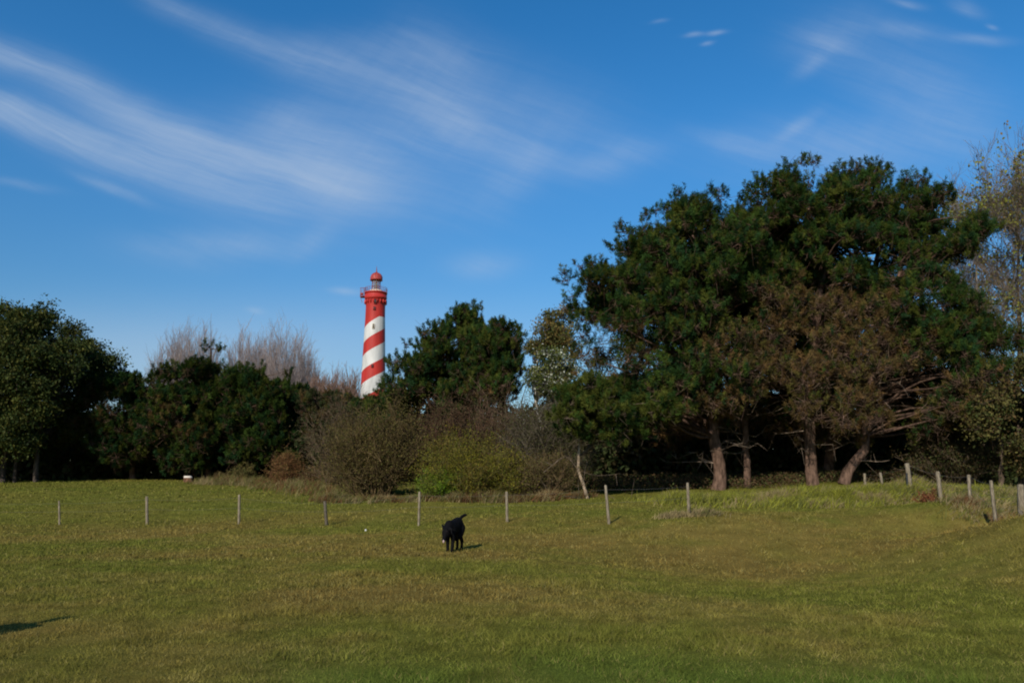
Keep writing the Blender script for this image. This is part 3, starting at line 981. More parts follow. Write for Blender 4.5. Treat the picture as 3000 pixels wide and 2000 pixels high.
# ------------------------------------------------------------------ bare trees
def bare(label, Y, base_px, top_px, spread, n_main, gen, r0, col, tw=.02, name='bare_tree', group=None, leaf=None, upright=.75, seed=0, trunk_frac=.25, rnd=1.0):
    r_ = random.Random(seed)
    b0 = at(base_px[0], base_px[1], Y)
    b0[2] = gz1(b0[0], b0[1]) - .05
    top = at(top_px[0], top_px[1], Y)
    H = top[2] - b0[2]
    root = empty(name, b0, label, 'tree', group)
    mb = MB()
    n = 14
    q = np.linspace(0, 1, n)
    tr = b0[None] * (1 - q[:, None]) + top[None] * q[:, None]
    tr[1:] += np.cumsum(rng.normal(size=(n - 1, 3)) * .05, 0) * np.array((1, 1, 0))
    tube(mb, tr, np.linspace(r0, .025, n), 8, col, lump=.05)
    mb.build('trunk', M_BARK, root, smooth=True)
    P0, P1, R0, R1, tips = [], [], [], [], []

    def grow(p, d, ln, r, g):
        cur = p
        k = 3
        for i in range(k):
            d = (d + Vector((r_.gauss(0, .16) * rnd, r_.gauss(0, .16) * rnd, r_.gauss(.06, .08)))).normalized()
            nx_ = cur + d * ln / k
            ra, rb = r * (1 - .6 * i / k), r * (1 - .6 * (i + 1) / k)
            P0.append(cur[:]); P1.append(nx_[:]); R0.append(max(ra, tw * .5)); R1.append(max(rb, tw * .4))
            cur = nx_
            if g > 0:
                for _ in range(2 if g > 1 else 3):
                    a = r_.uniform(0, 2 * math.pi)
                    side = Vector((math.cos(a), math.sin(a), 0))
                    dd = (d * r_.uniform(.7, 1.1) + side * r_.uniform(.35, .7) * rnd + Vector((0, 0, upright * .45))).normalized()
                    grow(cur, dd, ln * r_.uniform(.42, .62), r * .45, g - 1)
        tips.append(cur[:])

    for i in range(n_main):
        h = trunk_frac + (1 - trunk_frac) * (i / n_main) ** .9 * .97
        p = Vector(b0 * (1 - h) + top * h)
        a = i * 2.4 + r_.uniform(-.4, .4)
        up = upright
        d = Vector((math.cos(a), math.sin(a), 0)) * (1 - up * .6) + Vector((0, 0, up))
        ln = spread * (1 - .62 * h) * r_.uniform(.8, 1.2)
        grow(p, d.normalized(), ln, r0 * .35 * (1 - .6 * h), gen)
    mb = MB()
    c = np.asarray(col)[None] * rng.uniform(.75, 1.25, (len(P0), 1))
    segs(mb, P0, P1, np.array(R0), np.array(R1), c)
    mb.build('branches', M_BARK, root)
    if leaf:
        cols, frac, size, per = leaf
        T = np.array(tips); T = T[rng.random(len(T)) < frac]
        # leaves hang in loose clusters
        keep = vnoise(T[:, 0] + 100, T[:, 2] + 30, 1.6, seed + 40) > .5
        T = T[keep]
        C = np.repeat(T, per, 0) + rng.normal(size=(len(T) * per, 3)) * .16
        cols = np.array(cols)
        mb = MB(); leaves(mb, C, size, cols[rng.integers(len(cols), size=len(C))] * rng.uniform(.8, 1.2, (len(C), 1)), .7, .2)
        mb.build('leaves', M_LEAF, root)
    return root


def broom(label, Y, bx, topy, wpx, col, tw, nst=70, group=None, seed=0, base_h=.3, cat='tree'):
    """leafless tree whose fine upright stems fan out into a rounded crown"""
    g = np.random.default_rng(seed + 500)
    b0 = at(bx, 1412, Y); b0[2] = gz1(b0[0], b0[1]) - .05
    top = at(bx, topy, Y)
    H = top[2] - b0[2]; W = wpx / F * Y / 2
    root = empty('bare_tree', b0, label, cat, group)
    mb = MB()
    hh = np.linspace(0, 1, 9)
    tr = b0[None] + np.stack([g.normal(size=9) * .05, g.normal(size=9) * .05, hh * H * .8], 1); tr[0] = b0
    tube(mb, tr, np.linspace(.028 * H * .6, .03, 9), 8, col, lump=.05)
    mb.build('trunk', M_BARK, root, smooth=True)
    P0, P1, R0, R1 = [], [], [], []
    def add(a, b_, ra, rb): P0.append(a); P1.append(b_); R0.append(ra); R1.append(rb)
    for i in range(nst):
        an = g.uniform(0, 2 * np.pi); rr = np.sqrt(g.random())
        s0 = b0 + np.array((0, 0, H * g.uniform(base_h, base_h + .3 * (1 - rr) + .05)))
        e = b0 + np.array((np.cos(an) * rr * W, np.sin(an) * rr * W, H * (1 - .42 * rr ** 2.2) * g.uniform(.86, 1.03)))
        c = np.array((s0[0] + (e[0] - s0[0]) * .8, s0[1] + (e[1] - s0[1]) * .8, s0[2] + (e[2] - s0[2]) * .35))
        t_ = np.linspace(0, 1, 6)[:, None]
        p = (1 - t_) ** 2 * s0 + 2 * t_ * (1 - t_) * c + t_ ** 2 * e
        p[1:-1] += g.normal(size=(4, 3)) * .08
        for k in range(5):
            add(p[k], p[k + 1], tw * (2.2 - .36 * k), tw * (2.2 - .36 * (k + 1)))
            d = unit(p[k + 1] - p[k])
            for _ in range(3 if k else 1):
                q0 = p[k] + (p[k + 1] - p[k]) * g.random()
                dd = unit(d * .9 + g.normal(size=3) * .32 + np.array((0, 0, .35)))
                q1 = q0 + dd * H * g.uniform(.07, .15)
                add(q0, q1, tw * .9, tw * .5)
                for _ in range(3):
                    q2 = q0 + (q1 - q0) * g.uniform(.2, 1)
                    q3 = q2 + unit(dd + g.normal(size=3) * .4 + np.array((0, 0, .3))) * H * g.uniform(.03, .08)
                    add(q2, q3, tw * .6, tw * .3)
    mb = MB()
    segs(mb, P0, P1, np.array(R0), np.array(R1), np.asarray(col)[None] * g.uniform(.75, 1.25, (len(P0), 1)))
    mb.build('branches', M_BARK, root)
    return root


GB = 'bare trees beyond the left tree line'
PINK = np.array((.25, .20, .18))
for i, (lab, bx, tx, ty, Yb, sp) in enumerate([
        ('pale bare tree showing left of the pointed pine', 505, 505, 982, 105, 8),
        ('pale bare tree whose crown rises above the left shoulder of the pointed pine', 552, 552, 966, 100, 8),
        ('pale bare tree just right of the pointed pine top', 700, 695, 985, 104, 7.5),
        ('pale bare tree standing between two taller bare crowns', 755, 752, 990, 108, 7),
        ('fan shaped pale bare tree nearest the lighthouse', 820, 815, 968, 98, 8.5),
        ('small pale bare tree at the right end of its row', 868, 870, 1030, 104, 6)]):
    broom(lab, Yb, tx, ty, sp * 26, PINK * (1 + .06 * (i % 3)), .021, 120, group=GB, seed=i + 1)
GR = 'reddish bare saplings beside the lighthouse'
for i, (lab, bx, ty) in enumerate([
        ('low reddish bare tree farthest left of its cluster by the lighthouse', 905, 1112),
        ('low reddish bare tree second from left in its cluster by the lighthouse', 935, 1100),
        ('low reddish bare tree in the middle of its cluster by the lighthouse', 966, 1098),
        ('low reddish bare tree second from the lighthouse', 997, 1096),
        ('low reddish bare tree touching the lighthouse', 1028, 1104)]):
    broom(lab, 92, bx, ty, 62 if i < 4 else 46, np.array((.24, .15, .11)), .026, 70, group=GR, seed=20 + i, base_h=.25)
bare('tall bare tree with sparse yellow leaves at the right edge', 50, (2975, 1420), (2975, 590), 7.6, 24, 3, .17, np.array((.15, .115, .085)), .015, seed=31,
     leaf=([(.26, .26, .035), (.19, .20, .035), (.22, .18, .05)], .30, .18, 5), upright=.62, trunk_frac=.2, group='tall bare trees behind the big pines')
bare('tall bare tree showing just right of the big pine clump', 47, (2850, 1420), (2845, 630), 6.0, 15, 3, .14, np.array((.15, .125, .10)), .014, seed=35,
     leaf=([(.18, .19, .04), (.15, .17, .04), (.16, .12, .05)], .34, .17, 5), upright=.7, trunk_frac=.2, group='tall bare trees behind the big pines')
bare('tall bare tree half cut off by the right edge of the photo', 46, (3090, 1420), (3085, 610), 7.6, 24, 3, .17, np.array((.15, .115, .085)), .015, seed=38,
     leaf=([(.26, .26, .035), (.19, .20, .035), (.17, .12, .05)], .25, .17, 5), upright=.75, trunk_frac=.2, group='tall bare trees behind the big pines')


# ------------------------------------------------------------------ shrubs
def shrub(label, Y, px, py, wpx, hpx, nstem, twig_c, leaf_cols, nleaf, size, group=None, name='shrub', depth=None, dens=1.0, flat=.5, seed=0, tw=.012):
    r_ = random.Random(seed + 100)
    b0 = at(px, py, Y); b0[2] = gz1(b0[0], b0[1]) - .03
    root = empty(name, b0, label, 'shrub', group)
    W = wpx / F * Y / 2; Hh = hpx / F * Y
    D = depth or W * .8
    P0, P1, R0, R1, tips = [], [], [], [], []
    for i in range(nstem):
        a = r_.uniform(0, 2 * math.pi); rr = math.sqrt(r_.random())
        tx, ty = math.cos(a) * rr * W, math.sin(a) * rr * D
        hz = Hh * (.62 + .62 * float(vnoise(np.array([b0[0] + tx + 80]), np.array([b0[1] + ty + 80]), .22 * W + .15, seed + 60)[0])) * (math.sqrt(max(0, 1 - rr ** 2.6)) * (1 - flat * .3) + .12) * r_.uniform(.8, 1.1)
        s0 = Vector(b0) + Vector((tx * .35 + r_.gauss(0, .05), ty * .35, 0))
        s0.z = gz1(s0.x, s0.y) - .02
        s1 = Vector(b0) + Vector((tx, ty, hz))
        cur = s0; k = 4
        r = .012 + .006 * Hh
        for j in range(k):
            t_ = (j + 1) / k
            nx_ = s0.lerp(s1, t_) + Vector((r_.gauss(0, .06), r_.gauss(0, .06), 0)) * Hh * .6
            nx_.x += (t_ ** 2 - t_) * tx * .3
            P0.append(cur[:]); P1.append(nx_[:]); R0.append(r * (1 - .75 * j / k)); R1.append(r * (1 - .75 * (j + 1) / k))
            for _ in range(int((3 if j else 1) * dens)):
                d = (Vector((r_.gauss(0, 1), r_.gauss(0, 1), r_.gauss(.6, .6)))).normalized()
                d = (d + (nx_ - cur).normalized() * .8).normalized()
                e = nx_ + d * Hh * r_.uniform(.1, .26)
                P0.append(nx_[:]); P1.append(e[:]); R0.append(tw); R1.append(tw * .5)
                tips.append(e[:])
                for _ in range(2):
                    e2 = e + (d + Vector((r_.gauss(0, .6), r_.gauss(0, .6), r_.gauss(.2, .5)))).normalized() * Hh * r_.uniform(.05, .14)
                    P0.append(e[:]); P1.append(e2[:]); R0.append(tw * .8); R1.append(tw * .4)
                    tips.append(e2[:])
            cur = nx_
        tips.append(cur[:])
    mb = MB()
    segs(mb, P0, P1, np.array(R0), np.array(R1), np.asarray(twig_c)[None] * rng.uniform(.65, 1.35, (len(P0), 1)))
    mb.build('stems', M_BARK, root)
    if nleaf:
        T = np.array(tips)
        T = T[T[:, 2] > gz(T[:, 0], T[:, 1]) + .02]
        C = T[rng.integers(len(T), size=nleaf)] + rng.normal(size=(nleaf, 3)) * .07 * Hh
        C[:, 2] = np.maximum(C[:, 2], gz(C[:, 0], C[:, 1]) + .02)
        lc = np.array(leaf_cols)
        ci = np.clip(((vnoise(C[:, 0] + 60, C[:, 2] * 1.5 + 60 + C[:, 1], .6, seed + 3) + rng.normal(size=nleaf) * .22) * len(lc)).astype(int), 0, len(lc) - 1)
        mb = MB(); leaves(mb, C, size, lc[ci] * rng.uniform(.7, 1.3, (nleaf, 1)), .6, .3)
        mb.build('foliage', M_LEAF, root)
    return root


shrub('large twiggy brown green shrub below the lighthouse', 38, 1095, 1455, 262, 225, 105, (.105, .074, .036), [(.085, .060, .018), (.090, .080, .020), (.11, .092, .024), (.075, .055, .018)], 24000, .075, seed=1, dens=1.6)
shrub('yellow green rounded shrub in the middle of the thicket', 36.4, 1385, 1460, 310, 150, 120, (.10, .085, .03), [(.15, .135, .014), (.17, .145, .016), (.11, .125, .014), (.14, .10, .02)], 34000, .06, seed=2, dens=1.2)
shrub('bright green leafy weeds beside a fence post', 35.6, 1290, 1462, 130, 75, 50, (.07, .09, .03), [(.10, .175, .010), (.13, .19, .012), (.12, .14, .016)], 9000, .055, seed=3)
shrub('reddish brown shrub behind the yellow green shrub', 42, 1310, 1445, 310, 215, 110, (.095, .055, .035), [(.095, .05, .026), (.08, .055, .024), (.07, .065, .024)], 16000, .08, seed=4, dens=1.3)
shrub('low brown bramble thicket at the foot of the bent pine', 37, 1590, 1456, 300, 115, 110, (.13, .09, .05), [(.095, .07, .024), (.085, .08, .022), (.11, .075, .03)], 17000, .065, seed=5)
shrub('tall olive grey shrub between the poplar and the bent pine', 40, 1600, 1450, 250, 245, 90, (.095, .078, .055), [(.075, .075, .022), (.07, .06, .022), (.055, .065, .018)], 16000, .07, seed=6, dens=1.8)
shrub('brown shrub under the right hand centre pine', 45, 1470, 1445, 200, 240, 90, (.14, .09, .06), [(.07, .06, .024), (.08, .055, .026)], 9000, .08, seed=7, dens=1.3)
shrub('dull brown shrub left of the large twiggy shrub', 44, 985, 1440, 170, 210, 80, (.12, .085, .055), [(.07, .06, .026), (.09, .065, .03), (.05, .06, .022)], 9000, .085, seed=8, dens=1.2)
shrub('russet bush at the edge of the left meadow', 50, 838, 1432, 100, 90, 45, (.17, .085, .04), [(.15, .075, .026), (.12, .07, .026), (.14, .10, .03)], 4500, .08, seed=9)
shrub('small yellow brown bush on the ledge in front of the dark pines', 55, 712, 1416, 72, 46, 30, (.14, .10, .04), [(.13, .105, .03), (.10, .10, .03)], 2600, .08, seed=10)
shrub('low rusty bush between the russet bush and the large shrub', 47, 915, 1438, 90, 48, 35, (.16, .09, .05), [(.12, .075, .03), (.13, .10, .035)], 2600, .075, seed=11)
shrub('tiny tawny bush left of the small yellow brown bush', 56, 655, 1415, 46, 30, 20, (.14, .10, .05), [(.13, .105, .035), (.11, .07, .03)], 1200, .08, seed=12)
shrub('rust red dead bush leaning on the right fence', 27.6, 2722, 1474, 75, 62, 45, (.20, .08, .035), [(.17, .06, .026), (.13, .05, .025), (.19, .09, .035)], 3800, .055, seed=13, tw=.008)
shrub('scrubby olive bush under the low pine behind the right fence', 38, 2800, 1432, 300, 120, 70, (.10, .075, .05), [(.06, .06, .02), (.08, .055, .022), (.05, .065, .018)], 11000, .08, seed=14)


# dark undergrowth filling the woods between and behind the trunks
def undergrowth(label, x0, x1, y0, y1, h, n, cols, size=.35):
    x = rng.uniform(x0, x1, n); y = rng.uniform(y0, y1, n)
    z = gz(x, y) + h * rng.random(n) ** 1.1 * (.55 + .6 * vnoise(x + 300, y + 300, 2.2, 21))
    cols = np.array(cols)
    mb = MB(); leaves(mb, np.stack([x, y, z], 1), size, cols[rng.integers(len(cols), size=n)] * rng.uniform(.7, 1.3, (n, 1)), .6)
    o = mb.build('undergrowth', M_LEAF)
    tag(o, label, 'undergrowth', kind='stuff')


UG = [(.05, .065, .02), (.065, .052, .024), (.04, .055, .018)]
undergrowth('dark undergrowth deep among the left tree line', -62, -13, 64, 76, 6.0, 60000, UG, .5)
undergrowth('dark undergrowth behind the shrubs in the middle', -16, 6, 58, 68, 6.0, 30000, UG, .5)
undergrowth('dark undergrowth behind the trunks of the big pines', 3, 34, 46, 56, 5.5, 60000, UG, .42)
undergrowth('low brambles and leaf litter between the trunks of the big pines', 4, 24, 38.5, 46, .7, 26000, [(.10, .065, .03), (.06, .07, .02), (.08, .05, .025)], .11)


# ------------------------------------------------------------------ lighthouse
def lathe(mb, prof, cx, cy, sides=64, c=None):
    prof = np.array(prof, float)
    t_ = np.linspace(0, 2 * np.pi, sides, endpoint=False)
    v = np.stack([cx + prof[:, 0, None] * np.cos(t_), cy + prof[:, 0, None] * np.sin(t_), np.repeat(prof[:, 1, None], sides, 1)], -1).reshape(-1, 3)
    i = np.arange(len(prof) - 1)[:, None] * sides; j = np.arange(sides)[None]; k = (j + 1) % sides
    mb.add(v, np.stack([i + j, i + k, i + sides + k, i + sides + j], -1).reshape(-1, 4), c)


def box(mb, c, sx, sy, sz, rot=0.0, col=None):
    ca, sa = math.cos(rot), math.sin(rot)
    v = []
    for z in (-1, 1):
        for x, y in ((-1, -1), (1, -1), (1, 1), (-1, 1)):
            a, b_ = x * sx / 2, y * sy / 2
            v.append((c[0] + a * ca - b_ * sa, c[1] + a * sa + b_ * ca, c[2] + z * sz / 2))
    mb.add(v, [(0, 3, 2, 1), (4, 5, 6, 7), (0, 1, 5, 4), (1, 2, 6, 5), (2, 3, 7, 6), (3, 0, 4, 7)], col)


LY = 190.0
LX = at(1097, 1000, LY)[0]
mpp = LY / F


def lz(py):
    return float(at(1097, py, LY)[2])


LB = gz1(LX, LY)
M_RED = solid('red_masonry_paint', (.38, .026, .02), .55, .3, .12, 1.5)
M_DRED = solid('dark_red_ironwork', (.20, .03, .025), .5, .3, .2, 3)
M_CREAM = solid('cream_paint', (.58, .50, .38), .6, .3, .08, 3)
M_DARK = solid('dark_opening', (.02, .022, .025), .3, .5, .1, 3)
M_DOME = solid('faded_red_dome', (.32, .045, .035), .5, .3, .15, 2)

m, t, b = material('spiral_paint', .6, .25)
tcn = t.nodes.new('ShaderNodeTexCoord'); sx = t.nodes.new('ShaderNodeSeparateXYZ')
t.links.new(tcn.outputs['Object'], sx.inputs[0])


def tm(op, a, b_=None):
    n = t.nodes.new('ShaderNodeMath'); n.operation = op
    for i, v in enumerate((a, b_)):
        if v is None: continue
        if isinstance(v, (int, float)): n.inputs[i].default_value = v
        else: t.links.new(v, n.inputs[i])
    return n.outputs[0]


PER = 85.0 * mpp / math.cos(PITCH) * 1.0
z_red_bottom = lz(1110) - LB       # lower edge of a red band on the side facing the meadow
angl = tm('ARCTAN2', sx.outputs['X'], tm('MULTIPLY', sx.outputs['Y'], -1))   # 0 facing camera, + to the right
nz = noise(t, .6, 4)
ph = tm('SUBTRACT', tm('DIVIDE', tm('SUBTRACT', sx.outputs['Z'], z_red_bottom), PER), tm('DIVIDE', tm('ADD', angl, tm('MULTIPLY', tm('SINE', angl), .42)), 2 * math.pi))
fr = tm('FRACT', tm('ADD', ph, 20.0))
isred = tm('LESS_THAN', fr, .47)
topred = tm('GREATER_THAN', sx.outputs['Z'], lz(931) - LB)
redm = tm('MAXIMUM', isred, topred)
mxn = t.nodes.new('ShaderNodeMix'); mxn.data_type = 'RGBA'
t.links.new(redm, mxn.inputs['Factor'])
mxn.inputs['A'].default_value = (.57, .56, .53, 1); mxn.inputs['B'].default_value = (.42, .028, .020, 1)
dirt = noise(t, .9, 6, sc=(1, 1, .2))
mrd = t.nodes.new('ShaderNodeMapRange'); mrd.inputs['From Min'].default_value = .3; mrd.inputs['From Max'].default_value = .75
mrd.inputs['To Min'].default_value = 1.0; mrd.inputs['To Max'].default_value = .62
t.links.new(dirt.outputs['Fac'], mrd.inputs['Value'])
vs_ = t.nodes.new('ShaderNodeVectorMath'); vs_.operation = 'SCALE'
t.links.new(mxn.outputs['Result'], vs_.inputs[0]); t.links.new(mrd.outputs[0], vs_.inputs['Scale'])
t.links.new(vs_.outputs[0], b.inputs['Base Color'])
bump(t, b, dirt.outputs['Fac'], .15, .05)
M_SPIRAL = m

lh = empty('lighthouse', (LX, LY, LB), 'tall round lighthouse with red and white spiral bands beyond the trees', 'lighthouse')
ztop = lz(877)
rt, rb_ = 29.3 * mpp, 37.6 * mpp
zt, zb = lz(930), lz(1180)
slope = (rb_ - rt) / (zt - zb)
mb = MB()
prof = [(rt + slope * (zt - LB) + .5, LB - .3), (rt + slope * (zt - LB) + .5, LB + 1.2)]
for q in np.linspace(LB + 1.4, zt, 24):
    prof.append((rt + slope * (zt - q), q))
prof += [(rt * .985, lz(905)), (rt * .99, ztop - .5), (rt * 1.06, ztop - .1)]
lathe(mb, prof, LX, LY)
mb.build('tower', M_SPIRAL, lh, smooth=True)
# gallery
mb = MB()
g0, g1 = lz(877), lz(858)
gr = 33.5 * mpp
lathe(mb, [(rt * .8, g0 - .25), (rt * 1.06, g0 - .25), (gr, g0 + .25), (gr, g0 + .5), (gr * .985, g0 + .5), (gr * .985, g1 - .25), (gr * 1.02, g1 - .25), (gr * 1.02, g1), (.5, g1)], LX, LY)
gal = mb.build('gallery', M_RED, lh)
for q in range(20):
    a = q / 20 * 2 * math.pi
    mb = MB()
    box(mb, (LX + math.cos(a) * (rt * 1.05), LY + math.sin(a) * (rt * 1.05), g0 - .75), .5, .12, .9, a)
    mb.build('bracket', M_RED, lh)
mb = MB()
rr_ = gr * 1.0
for q in range(28):
    a = q / 28 * 2 * math.pi
    p = np.array((LX + math.cos(a) * rr_, LY + math.sin(a) * rr_, g1))
    tube(mb, [p, p + (0, 0, 1.15)], .035, 5)
for hh in (.4, .8, 1.15):
    ring = [(LX + math.cos(a) * rr_, LY + math.sin(a) * rr_, g1 + hh) for a in np.linspace(0, 2 * math.pi, 49)]
    tube(mb, ring, .03, 5, cap=False)
mb.build('railing', M_DRED, lh)
mb = MB()      # hoist platform on the left of the gallery
px_ = LX - gr
box(mb, (px_ - .45, LY - .4, g0 + .55), 1.0, 1.6, .25)
for sx_ in (-.85, -.15):
    tube(mb, [(px_ + sx_, LY - 1.1, g0 + .55), (px_ + sx_, LY - 1.1, g1 + 1.0)], .06, 6)
    tube(mb, [(px_ + sx_, LY + .3, g0 + .55), (px_ + sx_, LY + .3, g1 + 1.0)], .06, 6)
tube(mb, [(px_ - .95, LY - 1.1, g1 + 1.0), (px_ + .9, LY - 1.1, g1 + 1.0)], .07, 6)
tube(mb, [(px_ - .95, LY - .4, g0 + .6), (px_ - .5, LY - .4, g0 - .9)], .06, 6)
box(mb, (px_ - .5, LY - 1.1, g0 + 1.1), .8, .15, .6)
mb.build('side_platform', M_DRED, lh)
# lantern
c0, c1, c2, c3, c4 = lz(858), lz(851), lz(822), lz(818), lz(799)
mb = MB(); lathe(mb, [(19 * mpp, c0), (19 * mpp, c1), (15 * mpp, c1 + .1), (.2, c1 + .1)], LX, LY, 32)
mb.build('lantern_base', M_CREAM, lh)
glass, tg, bgl = material('lantern_glass', .05, .6)
bgl.inputs['Base Color'].default_value = (.75, .85, .85, 1); bgl.inputs['Transmission Weight'].default_value = .85; bgl.inputs['IOR'].default_value = 1.1
mb = MB(); lathe(mb, [(12.2 * mpp, c1 + .1), (12.2 * mpp, c2 + .2)], LX, LY, 24)
mb.build('lantern_glass', glass, lh)
mb = MB(); lathe(mb, [(.1, c1 + .1), (.35, c1 + .2), (.4, c1 + 1), (.3, c2 - .6), (.05, c2)], LX, LY, 16)
lens = mb.build('lamp_housing', solid('lamp_housing_metal', (.05, .09, .05), .4, .5), lh)
mb = MB()
for q in range(12):
    a = (q + .5) / 12 * 2 * math.pi
    p = np.array((LX + math.cos(a) * 12.4 * mpp, LY + math.sin(a) * 12.4 * mpp, c1))
    tube(mb, [p, p + (0, 0, c2 + .2 - c1)], .05, 5)
for hh in np.linspace(c1 + .15, c2 + .15, 4):
    tube(mb, [(LX + math.cos(a) * 12.4 * mpp, LY + math.sin(a) * 12.4 * mpp, hh) for a in np.linspace(0, 2 * math.pi, 33)], .04, 5, cap=False)
mb.build('lantern_frame', M_DRED, lh)
dr = 18.5 * mpp
mb = MB(); prof = [(.3, c2), (dr, c2), (dr, c2 + .45), (dr * .97, c2 + .5)]
for a in np.linspace(0, 1, 9)[1:]:
    prof.append((dr * .97 * math.cos(a * math.pi / 2) + .02, c2 + .5 + (c4 - c2 - .5) * math.sin(a * math.pi / 2)))
lathe(mb, prof, LX, LY, 40)
dome = mb.build('dome', M_DOME, lh, smooth=False)
mb = MB()
for q in range(12):
    a = q / 12 * 2 * math.pi
    tube(mb, [(LX + math.cos(a) * dr * math.cos(s_) * .98, LY + math.sin(a) * dr * math.cos(s_) * .98, c2 + .52 + (c4 - c2 - .5) * math.sin(s_)) for s_ in np.linspace(0, 1.45, 8)], .06, 4, cap=False)
tube(mb, [(LX, LY, c4), (LX, LY, c4 + .5), (LX, LY, c4 + 1.7)], [.25, .12, .03], 8)
mb.build('finial_and_ribs', M_DRED, lh)


def lh_window(px, py, w_, h_):
    z = lz(py)
    r_ = rt + slope * (zt - z) if z < zt else rt
    xo = (px - 1097) * mpp
    a = math.asin(max(-1, min(1, xo / r_)))
    cx, cy = LX + math.sin(a) * (r_ + .0), LY - math.cos(a) * (r_ + .0)
    mb = MB(); box(mb, (cx, cy, z), w_, .3, h_, a)
    wn_ = mb.build('window', M_DARK, lh)
    mb = MB()
    for s_ in (-1, 1):
        box(mb, (cx + math.cos(a) * s_ * (w_ / 2 + .06), cy + math.sin(a) * s_ * (w_ / 2 + .06), z), .12, .42, h_ + .24, a)
    box(mb, (cx, cy, z - h_ / 2 - .06), w_, .42, .12, a); box(mb, (cx, cy, z + h_ / 2 + .06), w_, .42, .12, a)
    fo = mb.build('frame', M_DRED if py > 1000 or py < 920 else M_CREAM, wn_)


def child_fix():
    pass


lh_window(1098, 961, .32, 1.0)
lh_window(1099, 1076, .3, .6)
lh_window(1101, 889, .4, 1.0)
lh_window(1099, 909, .3, .6)


# ------------------------------------------------------------------ fences
M_POST, t, b = material('weathered_post', .85, .15)
n = noise(t, 14, 6, sc=(3, 3, .5))
r = ramp(t, n.outputs['Fac'], [(.3, (.08, .062, .04)), (.5, (.17, .138, .092)), (.7, (.28, .235, .165))])
t.links.new(r.outputs[0], b.inputs['Base Color']); bump(t, b, n.outputs['Fac'], .6, .01)
M_POSTD = solid('dark_post', (.085, .07, .05), .85, .15, .4, 14)
M_WIRE = solid('wire', (.16, .15, .14), .6, .3, .1, 4, 0)


def fence(label, posts, wires, group=None, wr=.0014, fat=.8):
    ps = []
    for (x0, y0, x1, y1, Y, r_, dark, lab) in posts:      # top pixel, base pixel
        b_ = at(x1, y1, Y); b_[2] = gz1(b_[0], b_[1])
        tpx = at(x0, y0, Y)
        ps.append((b_, tpx, r_, dark, lab))
    root = empty('wire_fence', ps[0][0], label, 'fence')
    for b_, tp, r_, dark, lab in ps:
        mb = MB()
        b2 = b_ - (tp - b_) * .15
        tube(mb, [b2, b_, b_ * .5 + tp * .5, tp - (tp - b_) * .02, tp], np.array([1.05, 1, .98, .93, .6]) * r_ * fat, 9, lump=.07)
        o = mb.build('post', M_POSTD if dark else M_POST, root, smooth=False)
        if lab: o['label'] = lab
    for h in wires:
        mb = MB()
        for a, c in zip(ps[:-1], ps[1:]):
            p0 = a[0] + (a[1] - a[0]) * h + np.array((0, -a[2], 0)); p1 = c[0] + (c[1] - c[0]) * h + np.array((0, -c[2], 0))
            tube(mb, curve(p0, p1, 7, -.012, 0), wr, 4, cap=False)
        mb.build('wire', M_WIRE, root)
    return root


fence('low wire fence on grey posts crossing the meadow behind the dog', [
    (-95, 1462, -95, 1538, 32, .05, 0, None),
    (173, 1466, 174, 1540, 31.5, .045, 0, None),
    (430, 1453, 431, 1538, 31, .07, 0, None),
    (701, 1448, 700, 1538, 29.5, .06, 0, None),
    (951, 1467, 957, 1538, 28, .07, 1, 'short dark leaning post'),
    (1229, 1439, 1227, 1538, 26, .05, 0, None),
    (1484, 1439, 1486, 1534, 25.5, .055, 0, None),
    (1774, 1420, 1784, 1529, 24.5, .055, 0, None),
    (2014, 1413, 2019, 1523, 24, .055, 0, None)], (.55, .88))
fence('wire fence on pale leaning posts running back along the right bank', [
    (3085, 1440, 3090, 1590, 16.8, .08, 0, None),
    (2990, 1418, 2999, 1562, 19, .085, 0, 'thick grey post'),
    (2903, 1406, 2918, 1530, 21.5, .05, 0, None),
    (2838, 1390, 2847, 1519, 24, .055, 0, None),
    (2747, 1380, 2761, 1491, 27, .07, 0, None),
    (2657, 1356, 2670, 1463, 30, .095, 0, 'thickest and tallest post'),
    (2579, 1383, 2590, 1449, 33.5, .06, 0, None),
    (2533, 1386, 2535, 1432, 37, .065, 0, None)], (.5, .72, .92), wr=.0032, fat=.95)
mb = MB()
p = at(2656, 1385, 29.8); q = at(2661, 1463, 29.8); q[2] = gz1(q[0], q[1]) - .1
tube(mb, [q, p], .035, 6)
o = mb.build('iron_stake', M_DARK)
tag(o, 'thin dark stake against the tallest pale fence post', 'stake')
mb = MB()  # fallen dark rail at the far right
p = at(2945, 1522, 20.2); q = at(2998, 1560, 18.6)
p[2] = gz1(p[0], p[1]) + .1; q[2] = gz1(q[0], q[1]) + .1
tube(mb, [p, (p + q) / 2, q], .06, 8, lump=.06)
tag(mb.build('fallen_rail', M_POSTD), 'dark fallen rail lying in the grass by the right fence', 'rail')

